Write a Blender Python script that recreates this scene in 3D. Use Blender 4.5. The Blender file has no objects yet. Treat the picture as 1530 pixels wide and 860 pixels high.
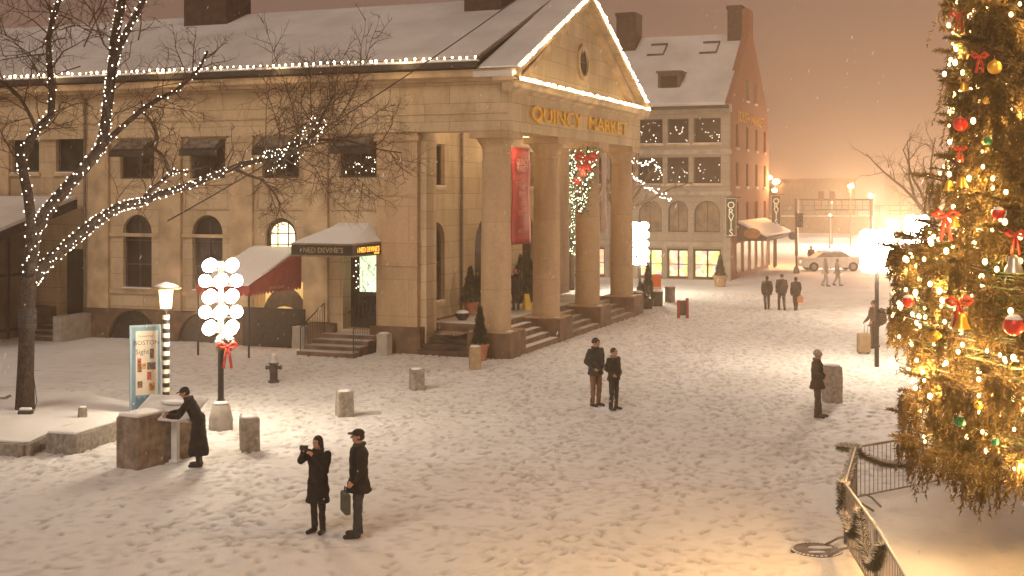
import bpy, math, random
import numpy as np
from mathutils import Vector, Matrix, noise
R=math.radians
random.seed(7)
SC=bpy.context.scene
COL=SC.collection
F,CX,HY,CH=1865.0,765.0,288.0,5.6
# ------------------------------------------------------------------ survey helpers (photo survey -> metres)
def at(px,py,Y): return Vector(((px-CX)/F*Y, Y, CH-(py-HY)/F*Y))
def gnd(px,py,z=0.0):
    Y=(CH-z)*F/(py-HY); return Vector(((px-CX)/F*Y,Y,z))
SU,CU=math.sin(R(20.98)),math.cos(R(20.98))
class Frame:
    def __init__(s,x,y): s.x,s.y=x,y
    def T(s,px,a):
        k=(px-CX)/F; return (s.x+SU*a-k*(s.y+CU*a))/(CU+SU*k)
    def S(s,px,t):
        k=(px-CX)/F; return -(s.x-CU*t-k*(s.y+SU*t))/(SU-k*CU)
    def W(s,a,t,z): return Vector((s.x+SU*a-CU*t, s.y+CU*a+SU*t, z))
    def Z(s,py,a,t): return CH-(py-HY)/F*(s.y+CU*a+SU*t)
ROT=math.atan2(CU,SU)
QM=Frame(-.46,43.0)      # corner column of the portico
OB=Frame(13.9,79.7)      # near corner of the far brick and granite block
# ------------------------------------------------------------------ materials
MT={}
def mat(name,col,rough=.8,var=.12,scale=3.0,bump=.0,bscale=20.0,metal=0.0,spec=.3,emit=None,estr=0.0,sample=True,detail=6,var2=None):
    if name in MT: return MT[name]
    m=bpy.data.materials.new(name); m.use_nodes=True; nt=m.node_tree; N=nt.nodes; L=nt.links
    b=N['Principled BSDF']; b.inputs['Roughness'].default_value=rough; b.inputs['Metallic'].default_value=metal
    b.inputs['Specular IOR Level'].default_value=spec
    tc=N.new('ShaderNodeTexCoord')
    ns=N.new('ShaderNodeTexNoise'); ns.inputs['Scale'].default_value=scale; ns.inputs['Detail'].default_value=detail
    L.new(tc.outputs['Object'],ns.inputs['Vector'])
    cr=N.new('ShaderNodeValToRGB'); c=Vector(col)
    lo=c*(1-var*2); hi=c*(1+var*2) if var2 is None else Vector(var2)
    cr.color_ramp.elements[0].position=.3; cr.color_ramp.elements[1].position=.7
    cr.color_ramp.elements[0].color=(*lo,1); cr.color_ramp.elements[1].color=(*[min(1,x) for x in hi],1)
    L.new(ns.outputs['Fac'],cr.inputs['Fac']); L.new(cr.outputs['Color'],b.inputs['Base Color'])
    if bump>0:
        n2=N.new('ShaderNodeTexNoise'); n2.inputs['Scale'].default_value=bscale; n2.inputs['Detail'].default_value=4
        L.new(tc.outputs['Object'],n2.inputs['Vector'])
        bp=N.new('ShaderNodeBump'); bp.inputs['Strength'].default_value=bump; bp.inputs['Distance'].default_value=.05
        L.new(n2.outputs['Fac'],bp.inputs['Height']); L.new(bp.outputs['Normal'],b.inputs['Normal'])
    if emit is not None:
        b.inputs['Emission Color'].default_value=(*emit,1); b.inputs['Emission Strength'].default_value=estr
        if not sample: m.cycles.emission_sampling='NONE'
    MT[name]=m; return m
def blocks(name,c1,c2,mortar,bw,bh,ms=.012,off=.5,rough=.85,stain=.35,bump=.3,stainc=(.16,.10,.06)):
    m=bpy.data.materials.new(name); m.use_nodes=True; nt=m.node_tree; N=nt.nodes; L=nt.links
    b=N['Principled BSDF']; b.inputs['Roughness'].default_value=rough; b.inputs['Specular IOR Level'].default_value=.25
    tc=N.new('ShaderNodeTexCoord'); sp=N.new('ShaderNodeSeparateXYZ'); L.new(tc.outputs['Object'],sp.inputs[0])
    ad=N.new('ShaderNodeMath'); ad.operation='ADD'; L.new(sp.outputs[0],ad.inputs[0]); L.new(sp.outputs[1],ad.inputs[1])
    cb=N.new('ShaderNodeCombineXYZ'); L.new(ad.outputs[0],cb.inputs[0]); L.new(sp.outputs[2],cb.inputs[1])
    br=N.new('ShaderNodeTexBrick'); br.inputs['Scale'].default_value=1; br.inputs['Brick Width'].default_value=bw
    br.inputs['Row Height'].default_value=bh; br.inputs['Mortar Size'].default_value=ms; br.inputs['Mortar Smooth'].default_value=.3
    br.offset=off; br.inputs['Color1'].default_value=(*c1,1); br.inputs['Color2'].default_value=(*c2,1); br.inputs['Mortar'].default_value=(*mortar,1)
    L.new(cb.outputs[0],br.inputs['Vector'])
    ns=N.new('ShaderNodeTexNoise'); ns.inputs['Scale'].default_value=.6; ns.inputs['Detail'].default_value=8; ns.inputs['Roughness'].default_value=.65
    mp=N.new('ShaderNodeMapping'); mp.inputs['Scale'].default_value=(1.6,1.6,.45); L.new(tc.outputs['Object'],mp.inputs[0]); L.new(mp.outputs[0],ns.inputs['Vector'])
    mr=N.new('ShaderNodeMapRange'); mr.inputs[1].default_value=.45; mr.inputs[2].default_value=.75; mr.inputs[3].default_value=0; mr.inputs[4].default_value=stain
    L.new(ns.outputs['Fac'],mr.inputs[0])
    mx=N.new('ShaderNodeMix'); mx.data_type='RGBA'; L.new(mr.outputs[0],mx.inputs[0]); L.new(br.outputs['Color'],mx.inputs[6]); mx.inputs[7].default_value=(*stainc,1)
    n3=N.new('ShaderNodeTexNoise'); n3.inputs['Scale'].default_value=9; n3.inputs['Detail'].default_value=6; L.new(tc.outputs['Object'],n3.inputs['Vector'])
    m3=N.new('ShaderNodeMapRange'); m3.inputs[1].default_value=.3;m3.inputs[2].default_value=.7;m3.inputs[3].default_value=.92;m3.inputs[4].default_value=1.06
    L.new(n3.outputs['Fac'],m3.inputs[0])
    mm=N.new('ShaderNodeMix'); mm.data_type='RGBA'; mm.blend_type='MULTIPLY'; mm.inputs[0].default_value=1; L.new(mx.outputs[2],mm.inputs[6]); L.new(m3.outputs[0],mm.inputs[7])
    L.new(mm.outputs[2],b.inputs['Base Color'])
    bp=N.new('ShaderNodeBump'); bp.inputs['Strength'].default_value=bump; bp.inputs['Distance'].default_value=.02
    s2=N.new('ShaderNodeMath'); s2.operation='SUBTRACT'; L.new(n3.outputs['Fac'],s2.inputs[0]); L.new(br.outputs['Fac'],s2.inputs[1])
    L.new(s2.outputs[0],bp.inputs['Height']); L.new(bp.outputs['Normal'],b.inputs['Normal'])
    MT[name]=m; return m
def snowmat(name,col=(.80,.79,.78),bump=.35,scale=14,dirt=.12,worn_shade=False):
    m=bpy.data.materials.new(name); m.use_nodes=True; nt=m.node_tree; N=nt.nodes; L=nt.links
    b=N['Principled BSDF']; b.inputs['Roughness'].default_value=.65; b.inputs['Specular IOR Level'].default_value=.25
    tc=N.new('ShaderNodeTexCoord')
    ns=N.new('ShaderNodeTexNoise'); ns.inputs['Scale'].default_value=.35; ns.inputs['Detail'].default_value=9; ns.inputs['Roughness'].default_value=.6
    L.new(tc.outputs['Object'],ns.inputs['Vector'])
    cr=N.new('ShaderNodeValToRGB'); cr.color_ramp.elements[0].position=.3; cr.color_ramp.elements[1].position=.62
    c=Vector(col); d=c*(1-dirt*2.2)
    cr.color_ramp.elements[0].color=(d.x,d.y*.98,d.z*.95,1); cr.color_ramp.elements[1].color=(*c,1)
    L.new(ns.outputs['Fac'],cr.inputs['Fac'])
    if worn_shade:
        at_=N.new('ShaderNodeAttribute'); at_.attribute_name='worn_shade'; mw=N.new('ShaderNodeMix'); mw.data_type='RGBA'; L.new(at_.outputs['Fac'],mw.inputs[0]); L.new(cr.outputs['Color'],mw.inputs[6]); mw.inputs[7].default_value=(.38,.335,.29,1); L.new(mw.outputs[2],b.inputs['Base Color'])  # prints darkened in colour: packed dirty snow plus shade painted into the hollows
    else: L.new(cr.outputs['Color'],b.inputs['Base Color'])
    n2=N.new('ShaderNodeTexNoise'); n2.inputs['Scale'].default_value=scale; n2.inputs['Detail'].default_value=6; L.new(tc.outputs['Object'],n2.inputs['Vector'])
    bp=N.new('ShaderNodeBump'); bp.inputs['Strength'].default_value=bump; bp.inputs['Distance'].default_value=.04
    L.new(n2.outputs['Fac'],bp.inputs['Height']); L.new(bp.outputs['Normal'],b.inputs['Normal'])
    MT[name]=m; return m
SNOW=snowmat('trampled_snow',(.83,.815,.80),.5,30,.05,True)
CAPS=snowmat('fresh_snow',(.82,.80,.78),.2,6,.04)
ROOFS=snowmat('roof_snow',(.68,.64,.60),.25,2.5,.13)
STONE=blocks('pale_granite_blocks',(.60,.455,.285),(.50,.375,.225),(.30,.20,.115),1.9,.62,.010,rough=.8,stain=.5)
STONEP=mat('pale_granite_smooth',(.50,.36,.215),.8,.16,1.4,.25,12)
PIERST=blocks('pier_granite',(.52,.36,.215),(.45,.31,.18),(.27,.18,.10),2.6,1.28,.007,rough=.8,stain=.45,bump=.35)
COLST=blocks('column_granite_drums',(.50,.345,.205),(.46,.31,.185),(.30,.20,.12),60.0,2.3,.006,rough=.78,stain=.55,bump=.3)
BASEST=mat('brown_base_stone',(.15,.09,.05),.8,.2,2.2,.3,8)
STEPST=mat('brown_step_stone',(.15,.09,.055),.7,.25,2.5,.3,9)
GRAN=mat('rough_grey_granite',(.26,.225,.19),.9,.2,9,.5,26)
GRAN2=mat('grey_white_granite',(.42,.37,.31),.85,.1,2,.3,20)
BRICK=blocks('red_brick',(.33,.12,.06),(.27,.095,.05),(.22,.15,.10),.22,.075,.010,rough=.9,stain=.3,stainc=(.12,.06,.04))
FGRAN=blocks('far_granite',(.34,.28,.21),(.31,.25,.19),(.2,.15,.11),1.2,.5,.01,stain=.2)
DARKM=mat('dark_iron',(.035,.03,.028),.5,.2,8,.1,30,metal=.3)
STEEL=mat('galvanised_steel',(.30,.28,.26),.45,.15,8,.1,30,metal=.7)
WOODD=mat('dark_painted_wood',(.05,.04,.032),.6,.2,5)
FRAME=mat('bronze_window_frame',(.075,.055,.04),.5,.2,5)
GLASS=mat('dark_window_glass',(.018,.013,.010),.16,.3,1.2,0,spec=.15)
GLASSW=mat('warm_dim_glass',(.045,.03,.018),.18,.4,1.4,0,spec=.15)
BARK=mat('tree_bark',(.05,.034,.025),.95,.35,14,.9,30)
TWIG=mat('twig_bark',(.085,.05,.03),.95,.2,8)
REDC=mat('red_awning_cloth',(.30,.03,.022),.8,.12,3,.15,30)
REDB=mat('red_banner_cloth',(.38,.022,.018),.6,.08,2)
REDR=mat('red_ribbon',(.60,.03,.02),.45,.15,4)
GOLDL=mat('gold_lettering',(.72,.40,.03),.4,.12,6,metal=.15)
BLACKC=mat('black_wool',(.012,.010,.010),.9,.3,10,.4,40)
GREYT=mat('charcoal_trousers',(.035,.030,.028),.9,.2,10,.3,40)
NAVY=mat('dark_green_jacket',(.018,.026,.024),.85,.2,10,.3,40)
BROWNT=mat('brown_trousers',(.16,.085,.045),.9,.15,10,.3,40)
SKIN=mat('skin',(.42,.22,.14),.55,.06,8)
HAIR=mat('dark_hair',(.02,.014,.01),.7,.3,20,.4,60)
SHOE=mat('black_leather',(.015,.012,.01),.5,.2,10)
WHITEP=mat('white_paint',(.72,.70,.66),.5,.05,5)
TERRA=mat('terracotta',(.42,.16,.08),.8,.12,5,.2,20)
SHRUB=mat('dark_evergreen_leaves',(.035,.05,.022),.8,.4,7)
CONC=mat('weathered_concrete',(.40,.36,.31),.9,.15,4,.3,20)
YELL=mat('yellow_plastic',(.65,.42,.04),.4,.06,4)
ORANGE=mat('orange_plastic',(.85,.16,.03),.5,.05,4)
def emis(name,col,s,sample=True): return mat(name,(.8,.78,.7),.4,.02,3,emit=col,estr=s,sample=sample)
GLOBE=emis('lit_globe',(1,.85,.64),70)
LANT=emis('lit_lantern',(1,.58,.2),7)
BWARM=emis('warm_bulb',(1,.74,.40),26,False)
BWHITE=emis('white_bulb',(1,.90,.72),9,False)
BGOLD=emis('gold_bulb',(1,.68,.30),5,False)
SODIUM=emis('sodium_lamp',(1,.48,.12),60,False)
# ------------------------------------------------------------------ mesh builder
class MB:
    def __init__(s): s.v=[]; s.f=[]
    def add(s,vs,fs):
        n=len(s.v); s.v+= [tuple(v) for v in vs]; s.f+=[tuple(n+i for i in f) for f in fs]; return s
    def box(s,x0,x1,y0,y1,z0,z1,M=None):
        vs=[Vector((x,y,z)) for x in (x0,x1) for y in (y0,y1) for z in (z0,z1)]
        if M is not None: vs=[M@v for v in vs]
        return s.add(vs,[(0,1,3,2),(4,6,7,5),(0,4,5,1),(2,3,7,6),(0,2,6,4),(1,5,7,3)])
    def bar(s,p,q,w,h=None,up=Vector((0,0,1))):
        p,q=Vector(p),Vector(q); h=h or w; d=(q-p).normalized(); a=d.cross(up)
        if a.length<1e-4: a=d.cross(Vector((1,0,0)))
        a.normalize(); b=a.cross(d)
        vs=[e+a*(i*w/2)+b*(j*h/2) for e in (p,q) for i,j in ((-1,-1),(1,-1),(1,1),(-1,1))]
        return s.add(vs,[(0,3,2,1),(4,5,6,7),(0,1,5,4),(1,2,6,5),(2,3,7,6),(3,0,4,7)])
    def tube(s,pts,rs,n=8,cap=True):
        pts=[Vector(p) for p in pts]
        if not hasattr(rs,'__len__'): rs=[rs]*len(pts)
        d=(pts[1]-pts[0]).normalized(); a=d.orthogonal().normalized(); vs=[]
        for i,p in enumerate(pts):
            if 0<i<len(pts)-1: d=(pts[i+1]-pts[i-1]).normalized()
            elif i: d=(pts[i]-pts[i-1]).normalized()
            a=(a-d*a.dot(d)); a=a.normalized() if a.length>1e-5 else d.orthogonal().normalized()
            b=d.cross(a)
            for k in range(n):
                t=2*math.pi*k/n; vs.append(p+(a*math.cos(t)+b*math.sin(t))*rs[i])
        fs=[(i*n+k,i*n+(k+1)%n,(i+1)*n+(k+1)%n,(i+1)*n+k) for i in range(len(pts)-1) for k in range(n)]
        if cap: fs+=[tuple(range(n-1,-1,-1)),tuple((len(pts)-1)*n+k for k in range(n))]
        return s.add(vs,fs)
    def lathe(s,prof,c=(0,0,0),n=24,sx=1,sy=1):
        c=Vector(c); vs=[c+Vector((r*sx*math.cos(2*math.pi*k/n),r*sy*math.sin(2*math.pi*k/n),z)) for r,z in prof for k in range(n)]
        m=len(prof); fs=[(i*n+k,i*n+(k+1)%n,(i+1)*n+(k+1)%n,(i+1)*n+k) for i in range(m-1) for k in range(n)]
        fs+=[tuple(range(n-1,-1,-1)),tuple((m-1)*n+k for k in range(n))]
        return s.add(vs,fs)
    def ball(s,c,r,n=12,m=8):
        if not hasattr(r,'__len__'): r=(r,r,r)
        c=Vector(c); vs=[c+Vector((0,0,-r[2]))]
        for i in range(1,m):
            ph=-math.pi/2+math.pi*i/m
            for k in range(n):
                t=2*math.pi*k/n; vs.append(c+Vector((r[0]*math.cos(ph)*math.cos(t),r[1]*math.cos(ph)*math.sin(t),r[2]*math.sin(ph))))
        vs.append(c+Vector((0,0,r[2]))); fs=[(0,1+(k+1)%n,1+k) for k in range(n)]
        fs+=[(1+i*n+k,1+i*n+(k+1)%n,1+(i+1)*n+(k+1)%n,1+(i+1)*n+k) for i in range(m-2) for k in range(n)]
        e=len(vs)-1; o=1+(m-2)*n; fs+=[(o+k,o+(k+1)%n,e) for k in range(n)]
        return s.add(vs,fs)
    def prism(s,poly,fn,d0,d1):
        n=len(poly); vs=[fn(a,d0,z) for a,z in poly]+[fn(a,d1,z) for a,z in poly]
        return s.add(vs,[tuple(range(n)),tuple(range(2*n-1,n-1,-1))]+[(i,n+i,n+(i+1)%n,(i+1)%n) for i in range(n)])
    def build(s,name,m,parent=None,smooth=False,bevel=0,loc=None,rz=None):
        me=bpy.data.meshes.new(name); me.from_pydata(s.v,[],s.f)
        o=bpy.data.objects.new(name,me); COL.objects.link(o)
        import bmesh
        bm=bmesh.new(); bm.from_mesh(me); bmesh.ops.recalc_face_normals(bm,faces=bm.faces)
        bm.to_mesh(me); bm.free()
        if m: me.materials.append(m)
        if smooth:
            for p in me.polygons: p.use_smooth=True
        if smooth=='auto':
            me.set_sharp_from_angle(angle=R(40))
        if bevel:
            md=o.modifiers.new('b','BEVEL'); md.width=bevel; md.segments=2; md.limit_method='ANGLE'; md.angle_limit=R(40)
        if parent: o.parent=parent
        if loc is not None: o.location=loc
        if rz is not None: o.rotation_euler.z=rz
        return o
def thing(name,label,cat,loc=(0,0,0),rz=0,group=None):
    o=bpy.data.objects.new(name,None); COL.objects.link(o); o.location=loc; o.rotation_euler=(0,0,rz)
    o.empty_display_size=.2
    return tag(o,label,cat,group)
def tag(o,label,cat,group=None):
    o['label']=label; o['category']=cat
    if group: o['group']=group
    return o
def lab(o,l): o['label']=l; return o
def structure(o): o['kind']='structure'; return o
def stuff(o): o['kind']='stuff'; return o
def copy_tree(o,parent=None):
    c=o.copy(); COL.objects.link(c)
    if parent is not None: c.parent=parent
    for ch in list(o.children): copy_tree(ch,c)
    return c
def fnx(a,d,z): return Vector((a,d,z))      # wall running along local x
def fny(a,d,z): return Vector((d,a,z))      # wall running along local y
def arcpts(a0,a1,z1,n=14):
    r=(a1-a0)/2; c=(a0+a1)/2
    return [(c+r*math.cos(math.pi*i/n),z1-r+r*math.sin(math.pi*i/n)) for i in range(n+1)]   # from a1 side over the top to a0
def wall(mb,fn,a0,a1,z0,z1,d0,d1,ops=()):
    br=sorted({a0,a1,*[o[0] for o in ops],*[o[1] for o in ops]})
    def bx(x0,x1,y0,y1):
        if y1-y0>1e-3: mb.prism([(x0,y0),(x1,y0),(x1,y1),(x0,y1)],fn,d0,d1)
    for x0,x1 in zip(br,br[1:]):
        c=(x0+x1)/2; z=z0
        for o in sorted([o for o in ops if o[0]<c<o[1]],key=lambda o:o[2]): bx(x0,x1,z,o[2]); z=o[3]
        bx(x0,x1,z,z1)
    for o in ops:
        if len(o)>4 and o[4]:
            A=arcpts(o[0],o[1],o[3]); h=len(A)//2
            mb.prism([(o[1],o[3])]+A[:h+1][::-1],fn,d0,d1)
            mb.prism([(o[0],o[3])]+A[h:][::-1],fn,d0,d1)
BULB={}
def bulbs(pts,m,r,parent,name='bulb'):
    key=(m.name,r)
    if key not in BULB:
        b=MB().ball((0,0,0),(r,r,r*1.25),8,5); o=b.build(name,m,parent,True); BULB[key]=o.data; o.location=pts[0]; pts=pts[1:]
    for p in pts[:99]:
        o=bpy.data.objects.new(name,BULB[key]); COL.objects.link(o); o.parent=parent; o.location=p; q_=random.uniform(.6,1.35); o.scale=(q_,q_,q_)
def plight(p,power,col,r=.1,name='lamp_light'):
    l=bpy.data.lights.new(name,'POINT'); l.energy=power; l.color=col; l.shadow_soft_size=r
    o=bpy.data.objects.new(name,l); COL.objects.link(o); o.location=p; return o
TMP=bpy.data.scenes.new('workshop')
def evalmesh(o):
    COL.objects.unlink(o); TMP.collection.objects.link(o); vl=TMP.view_layers[0]; vl.update(); me=bpy.data.meshes.new_from_object(o.evaluated_get(vl.depsgraph)); TMP.collection.objects.unlink(o); COL.objects.link(o); return me
def text(name,body,size,m,parent,fn,ext=.02,align='CENTER',sx=1,font=None):
    """flat lettering turned into a mesh, mapped with fn(u,v,w)"""
    c=bpy.data.curves.new(name,'FONT'); c.body=body; c.size=size; c.extrude=ext; c.align_x=align; c.resolution_u=2; c.offset=size*.004
    o=bpy.data.objects.new(name,c); COL.objects.link(o)
    me=evalmesh(o); bpy.data.objects.remove(o)
    for v in me.vertices: v.co=fn(v.co.x*sx,v.co.y,v.co.z)
    me.materials.clear(); me.materials.append(m)
    o=bpy.data.objects.new(name,me); COL.objects.link(o); o.parent=parent; return o
FIRW=66.0; WORLD=.84; SUN=1.12; DENS=.0023; PORT=100
# ================================================================== QUINCY MARKET (local x along the portico front, y back along the side, z up)
Q=thing('market_hall','long pale granite market hall with four column portico and snowy gabled roof','market building',(QM.x,QM.y,0),ROT)
S0=-.3; EZ0,EZ1=7.72,9.42
TB=[14.84,11.65,8.48,5.28]      # bay centres
TL=[18.05,20.25,22.6,25.8,29,32.2,35.4]
ops=[]
for t in TB: ops.append((t-.78,t+.78,6.15,7.62))
for t in TL: ops.append((t-.68,t+.68,6.4,8.42 if t<21 else 7.9))
for t in TB[:2]: ops.append((t-.67,t+.67,1.93,4.77,1))
ops.append((TB[2]-.67,TB[2]+.67,3.3,4.69,1))
ops.append((TB[3]-.72,TB[3]+.62,.72,3.95))
ops.append((TB[2]-1.1,TB[2]+.95,0,2.35,0))      # basement doorway under the awning
ops.append((17.3,18.6,.75,3.4))
m=MB(); wall(m,fny,2.6,40,-.3,EZ1,S0,.55,ops)
w=m.build('side_wall',STONE,Q)
m=MB(); wall(m,fny,4.42,40,-.3,EZ1,15.5,16.0,[]); m.build('side_wall',STONE,Q)
# front wall behind the portico
TF=3.65
fo=[(2.15,3.62,1.5,4.5,1),(2.15,3.62,5.85,7.46),(12.1,13.6,1.5,4.5,1),(12.1,13.6,5.85,7.46),(6.6,9.1,.95,4.6,1)]
m=MB(); wall(m,fnx,.5,15.8,-.3,EZ1,TF,TF+.6,fo); m.build('front_wall',STONE,Q)
m=MB(); m.box(.6,15.4,39,39.5,-.3,9.4); m.build('back_wall',STONE,Q)
# piers and pilasters
for (a0,a1,b0,b1) in ((-.56,.95,2.83,4.42),(14.75,16.26,2.83,4.42)):
    m=MB(); m.box(a0,a1,b0,b1,.9,EZ0); m.box(a0-.04,a1+.04,b0-.04,b1+.04,3.02,3.08); m.box(a0-.08,a1+.08,b0-.08,b1+.08,EZ0-.3,EZ0-.1)
    m.build('corner_pier',PIERST,Q,bevel=.015)
for t in (16.6,13.25,10.1,6.95):
    m=MB(); m.box(S0-.16,S0,t-.5,t+.5,.95,EZ0); m.box(S0-.2,S0-.001,t-.56,t+.56,EZ0-.25,EZ0-.08)
    m.build('pilaster',STONEP,Q,bevel=.012)
for t in (21.4,24.2,27.4,30.6,33.8):
    m=MB(); m.box(S0-.12,S0,t-.4,t+.4,.95,EZ0); m.build('pilaster',STONEP,Q)
# sunk panels between the storeys and string courses
for t in TB[:3]+[TB[3]]:
    m=MB()
    for z0,z1 in ((4.98,5.9),):
        m.box(S0-.05,S0,t-1.02,t+1.02,z1-.07,z1); m.box(S0-.05,S0,t-1.02,t+1.02,z0,z0+.07)
        m.box(S0-.049,S0,t-1.02,t-.95,z0+.07,z1-.07); m.box(S0-.049,S0,t+.95,t+1.02,z0+.07,z1-.07)
    m.build('wall_panel_moulding',STONEP,Q)
for a,b in ((10.61,12.74),(13.76,16.09)):
    for z0,z1,o in ((3.92,4.05,.10),(1.72,1.9,.09)):
        m=MB(); m.box(S0-o,S0-.001,a,b,z0,z1); m.build('string_course',STONEP,Q,bevel=.01)
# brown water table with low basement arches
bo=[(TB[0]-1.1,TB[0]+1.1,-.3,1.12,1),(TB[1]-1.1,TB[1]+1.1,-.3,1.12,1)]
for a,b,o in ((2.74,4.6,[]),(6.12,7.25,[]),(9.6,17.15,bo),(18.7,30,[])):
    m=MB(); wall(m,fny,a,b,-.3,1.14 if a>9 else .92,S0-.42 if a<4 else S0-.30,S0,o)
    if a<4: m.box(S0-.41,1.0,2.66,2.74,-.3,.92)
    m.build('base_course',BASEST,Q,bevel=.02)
m=MB()
for t in TB[:2]:
    m.prism(arcpts(t-1.08,t+1.08,1.10)+[(t-1.08,-.3),(t+1.08,-.3)],fny,S0-.12,S0-.06)
m.build('basement_arch_panel',mat('dark_brown_panel',(.03,.022,.016),.8,.3,9),Q)  # solid dark brown panel filling each low arch
# windows
def win(fn,a0,a1,z0,z1,d,arch=0,glass=GLASS,bars=(1,1),fr=FRAME,sgn=1,parent=Q,fw=.07,awn=False,lights=0,sill=True,lit=None):
    """frame set back in the wall; d = outer wall face, sgn = +1 when the inside lies at larger d"""
    m=MB(); e0,e1=d+sgn*.16,d+sgn*.26; c=(a0+a1)/2
    if arch:
        A=arcpts(a0,a1,z1,16); r=(a1-a0)/2; B=[(c+(x-c)*(1-fw/r),z1-r+(z-(z1-r))*(1-fw/r)) for x,z in A]
        for i in range(16): m.prism([A[i],A[i+1],B[i+1],B[i]],fn,e0,e1)
        zt=z1-r
    else:
        m.prism([(a0,z1-fw),(a1,z1-fw),(a1,z1),(a0,z1)],fn,e0,e1); zt=z1-fw
    for x in (a0,a1-fw): m.prism([(x,z0),(x+fw,z0),(x+fw,zt),(x,zt)],fn,e0,e1)
    m.prism([(a0+fw,z0),(a1-fw,z0),(a1-fw,z0+fw),(a0+fw,z0+fw)],fn,e0,e1)
    zt2=z1-fw*1.1
    for i in range(1,bars[0]+1):
        x=a0+(a1-a0)*i/(bars[0]+1); m.prism([(x-.02,z0+fw),(x+.02,z0+fw),(x+.02,zt2),(x-.02,zt2)],fn,e0+sgn*.01,e1-sgn*.01)
    for i in range(1,bars[1]+1):
        z=z0+(zt2-z0)*i/(bars[1]+1); m.prism([(a0+fw,z-.02),(a1-fw,z-.02),(a1-fw,z+.02),(a0+fw,z+.02)],fn,e0+sgn*.013,e1-sgn*.013)
    w=m.build('window',fr,parent)
    m=MB(); p=[(a0+.01,z0+.01),(a1-.01,z0+.01)]
    p+= arcpts(a0+.01,a1-.01,z1-.01,12) if arch else [(a1-.01,z1-.01),(a0+.01,z1-.01)]
    m.prism(p,fn,d+sgn*.205,d+sgn*.22); m.build('pane',glass,w)
    if sill:
        m=MB(); m.prism([(a0-.1,z0-.13),(a1+.1,z0-.13),(a1+.1,z0-.001),(a0-.1,z0-.001)],fn,d-sgn*.09,d+sgn*.15); m.build('sill',STONEP,w,bevel=.01)
        m=MB(); m.prism([(a0,z0+.001),(a1,z0+.001),(a1,z0+.04),(a0,z0+.03)],fn,d-sgn*.05,d+sgn*.15); m.build('sill_snow',CAPS,w)
    if awn:   # short dark box awning with an open end, snow lying on it
        m=MB(); zb=z1-.02
        pr=[(d,zb),(d-sgn*.62,zb-.42),(d-sgn*.62,zb-.62),(d-sgn*.58,zb-.62),(d-sgn*.58,zb-.45),(d,zb-.05)]
        m.prism(pr,(lambda a,dd,z:fn(dd,a,z)),a0-.04,a1+.06); m.build('window_awning',WOODD,w)
        m=MB(); pr=[(d-sgn*.05,zb+.005),(d-sgn*.55,zb-.33),(d-sgn*.52,zb-.31),(d-sgn*.05,zb+.03)]
        m.prism(pr,(lambda a,dd,z:fn(dd,a,z)),a0+.12,a1-.05); m.build('awning_snow',mat('grey_crusted_snow',(.16,.13,.10),.8,.3,5),w)
    if lights:
        pts=[fn(random.uniform(a0+.15,a1-.15),d+sgn*.19,z0+.15+(z1-z0-.3)*random.random()**1.3) for _ in range(lights)]
        bulbs(pts,BWHITE,.016,w,'light_dot')  # glowing dots stand for reflected lights and decorations in the glass
    return w
for i,t in enumerate(TB): win(fny,t-.78,t+.78,6.15,7.62,S0,awn=True,bars=(1,0),glass=GLASSW if i in(0,1) else GLASS,lights=[0,0,0,26][i],sill=False)
for t in TL: win(fny,t-.68,t+.68,6.4,8.42 if t<21 else 7.9,S0,bars=(0,0),glass=mat('greenish_glass',(.03,.032,.018),.25,.3,2),sill=True,fw=.1)
LITG=mat('lit_leaded_glass',(.5,.4,.25),.4,.1,8,emit=(1,.82,.42),estr=3.2,sample=False)
for i,t in enumerate(TB[:2]): win(fny,t-.67,t+.67,1.93,4.77,S0,1,bars=(1,2))
win(fny,TB[2]-.67,TB[2]+.67,3.3,4.69,S0,1,glass=LITG,bars=(2,2),sill=False,fw=.16)
for a,b in ((2.15,3.62),(12.1,13.6)):
    win(fnx,a,b,1.5,4.5,TF,1,bars=(0,1)); win(fnx,a,b,5.85,7.46,TF,bars=(0,0))
# portal doors inside the portico
m=MB(); m.prism([(6.62,.95),(9.08,.95)]+arcpts(6.62,9.08,4.58),fnx,TF+.22,TF+.3); d=m.build('door',WOODD,Q)
m=MB(); m.box(6.8,7.75,TF+.2,TF+.215,1.2,3.2); m.box(7.9,8.9,TF+.2,TF+.215,1.2,3.2); m.build('door_glass',GLASSW,d)
m=MB(); m.box(7.7,7.74,TF+.1,TF+.19,1.9,2.2); m.build('handle',STEEL,d)
# ---- entablature, cornice, pediment
m=MB()
m.box(-.62,16.32,-.62,.5,EZ0,EZ1-.0)           # portico front beam
m.box(-.62,.35,.5,4.5,EZ0,EZ1); m.box(15.35,16.32,.5,4.5,EZ0,EZ1)
m.build('entablature',STONE,Q,bevel=.01)
m=MB(); m.box(S0-.14,S0-.001,4.5,40,EZ0,EZ1); m.build('side_entablature',STONE,Q)
m=MB(); m.box(-.655,-.62,-.62,4.5,8.32,8.36); m.box(S0-.18,S0-.14,4.5,40,8.30,8.36); m.build('frieze_fillet',STONEP,Q)
m=MB(); m.box(.3,15.4,.5,TF,9.2,9.3); m.build('portico_ceiling',STONEP,Q)
def loopcorn(prof,mb,t1=40):
    """side cornice: prof = (outward,z) swept along local y, returned along the front"""
    for sgn,x0 in ((-1,-.62),(1,16.32)):
        mb.prism([(x0+sgn*o,z) for o,z in prof],(lambda a,d,z:Vector((a,d,z))),-.62-.42,t1)
CP=[(-.1,EZ1),(.10,EZ1),(.14,EZ1+.08),(.38,EZ1+.14),(.40,EZ1+.28),(.45,EZ1+.36),(-.1,EZ1+.38)]
m=MB(); loopcorn(CP,m); m.build('side_cornice',STONEP,Q)
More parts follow.
